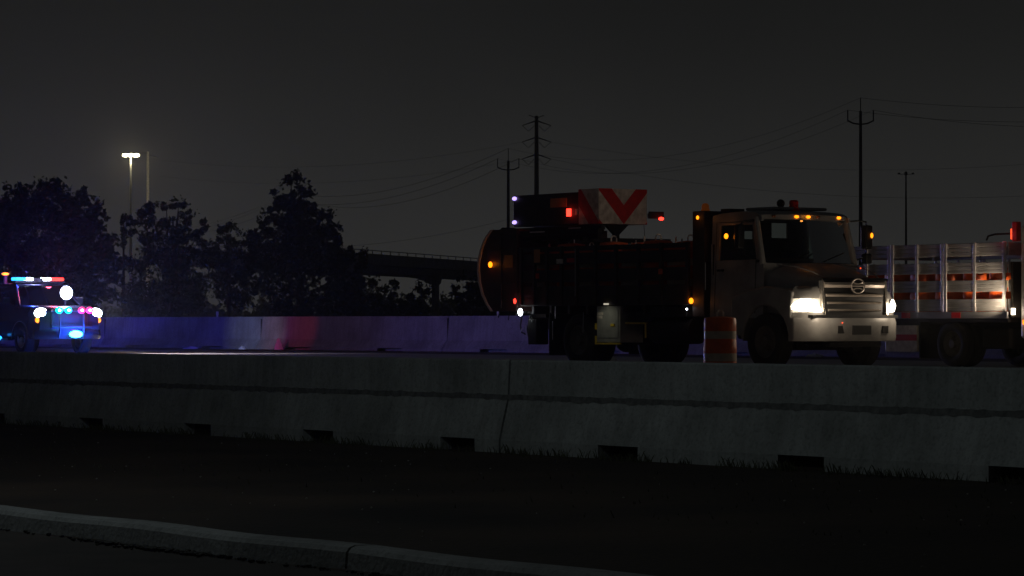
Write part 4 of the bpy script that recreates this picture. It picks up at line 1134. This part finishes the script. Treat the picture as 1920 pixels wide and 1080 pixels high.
# pier positions along the deck
for pxs in (830, 1180):
    P = deck_pt(pxs, 0, 0); lx = (P - A).length
    mb = MB(); mb.box(lx - .32, lx + .32, .45, 1.15, -.6, zt - 2.6)
    mb.prism([(.2, zt - 1.75), (8.0, zt - 1.75), (5.0, zt - 1.85), (2.6, zt - 2.15), (1.3, zt - 2.75), (.35, zt - 2.75), (.2, zt - 2.2)], lx - .45, lx + .45, 'YZ')
    mb.build('pillar', M['bridge'], ov, bevel=.05)

# ================================================================== POLES, MASTS, WIRES
def z_at(py, Z): return EYE + (608 - py) / F_PX * Z
def line_pole(px, ytop, yroot, Z, w_px, armx, arm_y, arm_up, label, tall=False):
    k = Z / F_PX; b = at(px, 608, Z); b.z = .6
    root = thing('utility_pole', b, 0, label, 'utility pole', 'steel utility poles carrying the power line')
    zt_ = z_at(ytop, Z) - .6
    mb = MB(); mb.tube([(0, 0, 0), (.02 * 0, 0, zt_)], [w_px * k * .62, w_px * k * .36], 12)
    p = mb.build('pole', M['wood_pole'], root, smooth=True)
    mb = MB(); zspike = z_at(yroot, Z) - .6
    mb.tube([(0, 0, zt_ - .2), (0, 0, zspike)], .045, 6); mb.build('lightning_spike', M['steel_dark'], p)
    zb = z_at(arm_y, Z) - .6
    for sd in (-1, 1):
        mb = MB(); mb.tube([(0, 0, zb - .42), (sd * armx * k * .55, 0, zb - .34), (sd * armx * k, 0, zb - .1)], .075, 6)
        mb.tube([(sd * armx * k, 0, zb - .15), (sd * armx * k, 0, z_at(arm_up, Z) - .6)], .06, 6)
        mb.build('crossarm', M['steel_dark'], root)
    return b, zt_
PA = line_pole(953, 301, 278, 361, 6.6, 20, 312, 297, 'utility pole with two upturned arms beside the tall transmission tower pole')
PB = line_pole(1614, 208, 183, 276, 7.2, 24, 224, 206, 'stout utility pole with two upturned arms right of the cream truck cab')
# transmission pole
Z = 450; k = Z / F_PX; b = at(1006, 608, Z); b.z = .6
tp = thing('transmission_pole', b, 0, 'tall steel transmission pole with three pairs of drooping arms', 'transmission pole')
zt_ = z_at(217, Z) - .6
mb = MB(); mb.tube([(0, 0, 0), (0, 0, zt_)], [.5, .26], 12); mb.build('pole', M['wood_pole'], tp, smooth=True)
mb = MB()
for sd, dx, dy in ((-1, 15, -3), (1, 14, -2)): mb.tube([(0, 0, zt_ - .3), (sd * dx * k, 0, zt_ - dy * k - .1)], .06, 6)
mb.build('top_arm', M['steel_dark'], tp)
for yr in (226, 257, 289):
    for sd in (-1, 1):
        mb = MB(); zr = z_at(yr, Z) - .6
        mb.tube([(0, 0, zr), (sd * 27 * k, 0, zr - 9 * k)], [.12, .05], 6)
        a = mb.build('crossarm', M['steel_dark'], tp)
        mb = MB(); mb.tube([(sd * 27 * k, 0, zr - 9 * k), (sd * 15 * k, 0, zr - 20 * k), (sd * 4 * k, 0, zr - 9 * k)], .04, 5); mb.build('insulator', M['steel_dark'], a)
# lit high mast
def mast(px, ytop, Z, lit, label, wpx):
    k = Z / F_PX; b = at(px, 608, Z); b.z = .6
    root = thing('light_mast', b, 0, label, 'light mast', 'high light masts')
    zt_ = z_at(ytop, Z) - .6
    mb = MB(); mb.tube([(0, 0, 0), (0, 0, zt_)], [.30, .13], 12); mb.build('pole', M['galv'] if lit else M['wood_pole'], root, smooth=True)
    hd = MB(); hd.lathe([(.28, zt_ - .1), (.28, zt_ + .35), (.1, zt_ + .55)], 14)
    hw = 1.25
    if lit:
        ring_ = [(.95 * math.cos(a), .95 * math.sin(a), zt_ + .1) for a in [2 * math.pi * q / 16 for q in range(17)]]
        hd.tube(ring_, .04, 6)
    else:
        hd.tube([(-1.2, 0, zt_ + .05), (1.2, 0, zt_ + .05)], .05, 6)
    hd.build('ring', M['steel_dark'], root, smooth=True)
    spots = [(1.0 * math.cos(a), 1.0 * math.sin(a)) for a in [2 * math.pi * q / 8 + .2 for q in range(8)]] if lit else [(-1.25, 0), (1.25, 0)]
    for x, y in spots:
        l = MB(); l.lathe([(.10, zt_ + .32), (.22, zt_ + .22), (.27, zt_ + .02)], 12, (x, y, 0)); f = l.build('floodlight', M['steel_dark'], root, smooth=True)
        if lit:
            l = MB(); l.sphere((x, y, zt_ + .02), .33, 12, 8, (1, 1, .8)); l.build('floodlight_lens', E_['mast'], f, smooth=True)
    if lit: lamp('mast_glow', 'POINT', root, (0, 0, zt_ - .6), 4000, (1, .86, .55), .5)
    return root
mast(245, 291, 480, True, 'tall light mast with its lamp ring lit warm white', 5)
mast(1699, 327, 560, False, 'thin unlit light mast standing beyond the silver rack truck', 3)
# pale pole beside the lit mast
Z = 500; b = at(277, 608, Z); b.z = .6
pp = thing('pale_pole', b, 0, 'pale concrete pole partly lit beside the lit light mast', 'utility pole')
zt_ = z_at(284, Z) - .6
mb = MB(); mb.tube([(0, 0, 0), (0, 0, zt_)], [.42, .17], 12); mb.build('pole', pbr('pale_pole_concrete', (.5, .48, .43), .85), pp, smooth=True)
mb = MB(); mb.tube([(0, 0, zt_ - .5), (22 * Z / F_PX, 0, zt_ - 1.0)], .05, 5); mb.tube([(0, 0, zt_ - .4), (-12 * Z / F_PX, 0, zt_ - .1)], .04, 5); mb.build('crossarm', M['steel_dark'], pp)
# wires
def wire(p, q, sag, label, r=.016, ext=0):
    mb = MB(); n = 26; pts = []
    for i in range(n + 1):
        u = i / n; pt = p.lerp(q, u); pt.z -= sag * 4 * u * (1 - u); pts.append(pt - p)
    mb.tube(pts, r * .75, 4); o = mb.build('power_wire', M['wire']); o.location = p
    return tag(o, label, 'power wire', 'power wires strung between the poles')
a_ = at(953, 278, 361); a1 = at(934, 297, 361); a2 = at(972, 297, 361)
b_ = at(1614, 183, 276); b1 = at(1590, 206, 276); b2 = at(1638, 206, 276)
c_ = at(545, 362, 520); c1 = at(530, 374, 520); c2 = at(560, 376, 520)
d_ = at(330, 432, 560); d1 = at(322, 440, 560); d2 = at(338, 444, 560)
wire(a_, b_, 3.1, 'topmost power wire sagging between the two arm poles above the cream truck')
wire(a1, b1, 3.4, 'second power wire sagging between the left arms of the two arm poles')
wire(a2, b2, 3.4, 'power wire between the right arms of the two arm poles')
wire(a_, c_, 2.4, 'topmost power wire sagging left from the pole to the tall tree', .03)
wire(a1, c1, 2.6, 'middle power wire sagging left from the pole to the tall tree', .03)
wire(a2, c2, 3.0, 'lowest power wire sagging left from the pole to the tall tree', .03)
for p, q, tx in ((c_, d_, 'topmost'), (c1, d1, 'middle'), (c2, d2, 'lowest')):
    wire(p, q, .8, tx + ' power wire dropping left from the tall tree to the pine', .03)
e0 = at(2100, 196, 250); e1 = at(2100, 222, 250); e2 = at(2100, 236, 250)
wire(b_, e0, .5, 'topmost power wire running right from the stout pole', .018)
wire(b1, e1, .6, 'middle power wire running right from the stout pole', .018)
wire(b2, e2, .6, 'lowest power wire running right from the stout pole', .018)
wire(at(979, 266, 450), at(300, 300, 500), 2.2, 'faint long wire from the transmission pole to the pale pole', .02)
wire(at(979, 298, 450), at(298, 330, 500), 2.2, 'lower faint long wire from the transmission pole towards the pale pole', .02)
wire(at(1033, 298, 450), at(2100, 355, 430), 3.0, 'faint wire crossing the sky low above the cream truck cab', .02)
wire(at(1033, 266, 450), at(2100, 290, 430), 3.0, 'faint wire crossing the sky high behind the stout pole', .018)
wire(at(640, 462, 380), at(950, 412, 361), .5, 'low faint wire rising from the tall tree to the pole above the overpass', .02)
for q, txt, Z in ((545, 'hidden pole behind the tallest dark tree', 520), (330, 'hidden pole behind the clumpy pine tree', 560)):
    b = at(q, 608, Z); b.z = .6
    o = thing('utility_pole', b, 0, 'utility pole mostly ' + txt, 'utility pole', 'steel utility poles carrying the power line')
    zz = z_at(364 if q == 545 else 432, Z) - .6
    MB().tube([(0, 0, 0), (0, 0, zz)], [.34, .2], 10).build('pole', M['wood_pole'], o)
    MB().tube([(-1.4, 0, zz - 1.4), (1.4, 0, zz - 1.4)], .07, 6).build('crossarm', M['steel_dark'], o)

# ================================================================== ASSUMED ROADSIDE LAMP (not seen; added left of the view to light kerb and barrier)
rl = thing('assumed_roadside_lamp', W(4.0, -13.5, -.15), -PHI, 'assumed grey roadside lamp, added outside the view to light kerb and near barrier', 'street lamp')
MB().tube([(0, 0, 0), (0, 0, 8.6)], [.11, .07], 12).build('pole', M['galv'], rl, smooth=True)
MB().tube([(0, 0, 8.5), (0, .5, 8.9), (0, 1.6, 9.1)], .04, 8).build('arm', M['galv'], rl, smooth=True)
MB().loft([[(-.12, y, z), (.12, y, z), (.12, y, z + .1), (-.12, y, z + .1)] for y, z in ((1.5, 9.05), (1.8, 9.08), (2.2, 9.1))]).build('lamp_head', M['galv'], rl, bevel=.02)
MB().box(-.09, .09, 1.7, 2.1, 9.04, 9.055).build('lamp_lens', emit('assumed_street_lens', (.9, 1, .92), 6), rl)  # glowing lens of the assumed lamp
lamp('assumed_street_light', 'SPOT', rl, (0, 1.9, 9.0), 370, (.82, .97, 1.0), .12, rot=(0, .04, -1), spot=149, blend=.18)  # assumed source, added to brighten the kerb and near barrier

# ================================================================== HAZE added so the lamps glow, in place of lens bloom
HAZE = 0.00024
if HAZE:
    hz = MB().box(-420, 420, -60, 700, -1.2, 70).build('glow_haze', bpy.data.materials.new('glow_haze_air'))
    hm = hz.data.materials[0]; hm.use_nodes = True; nt = hm.node_tree
    nt.nodes.clear(); o_ = nt.nodes.new('ShaderNodeOutputMaterial'); pv = nt.nodes.new('ShaderNodeVolumePrincipled')
    pv.inputs['Color'].default_value = (.95, .96, 1, 1); pv.inputs['Density'].default_value = HAZE; pv.inputs['Anisotropy'].default_value = .85
    nt.links.new(pv.outputs[0], o_.inputs['Volume'])
    tag(hz, kind='stuff')
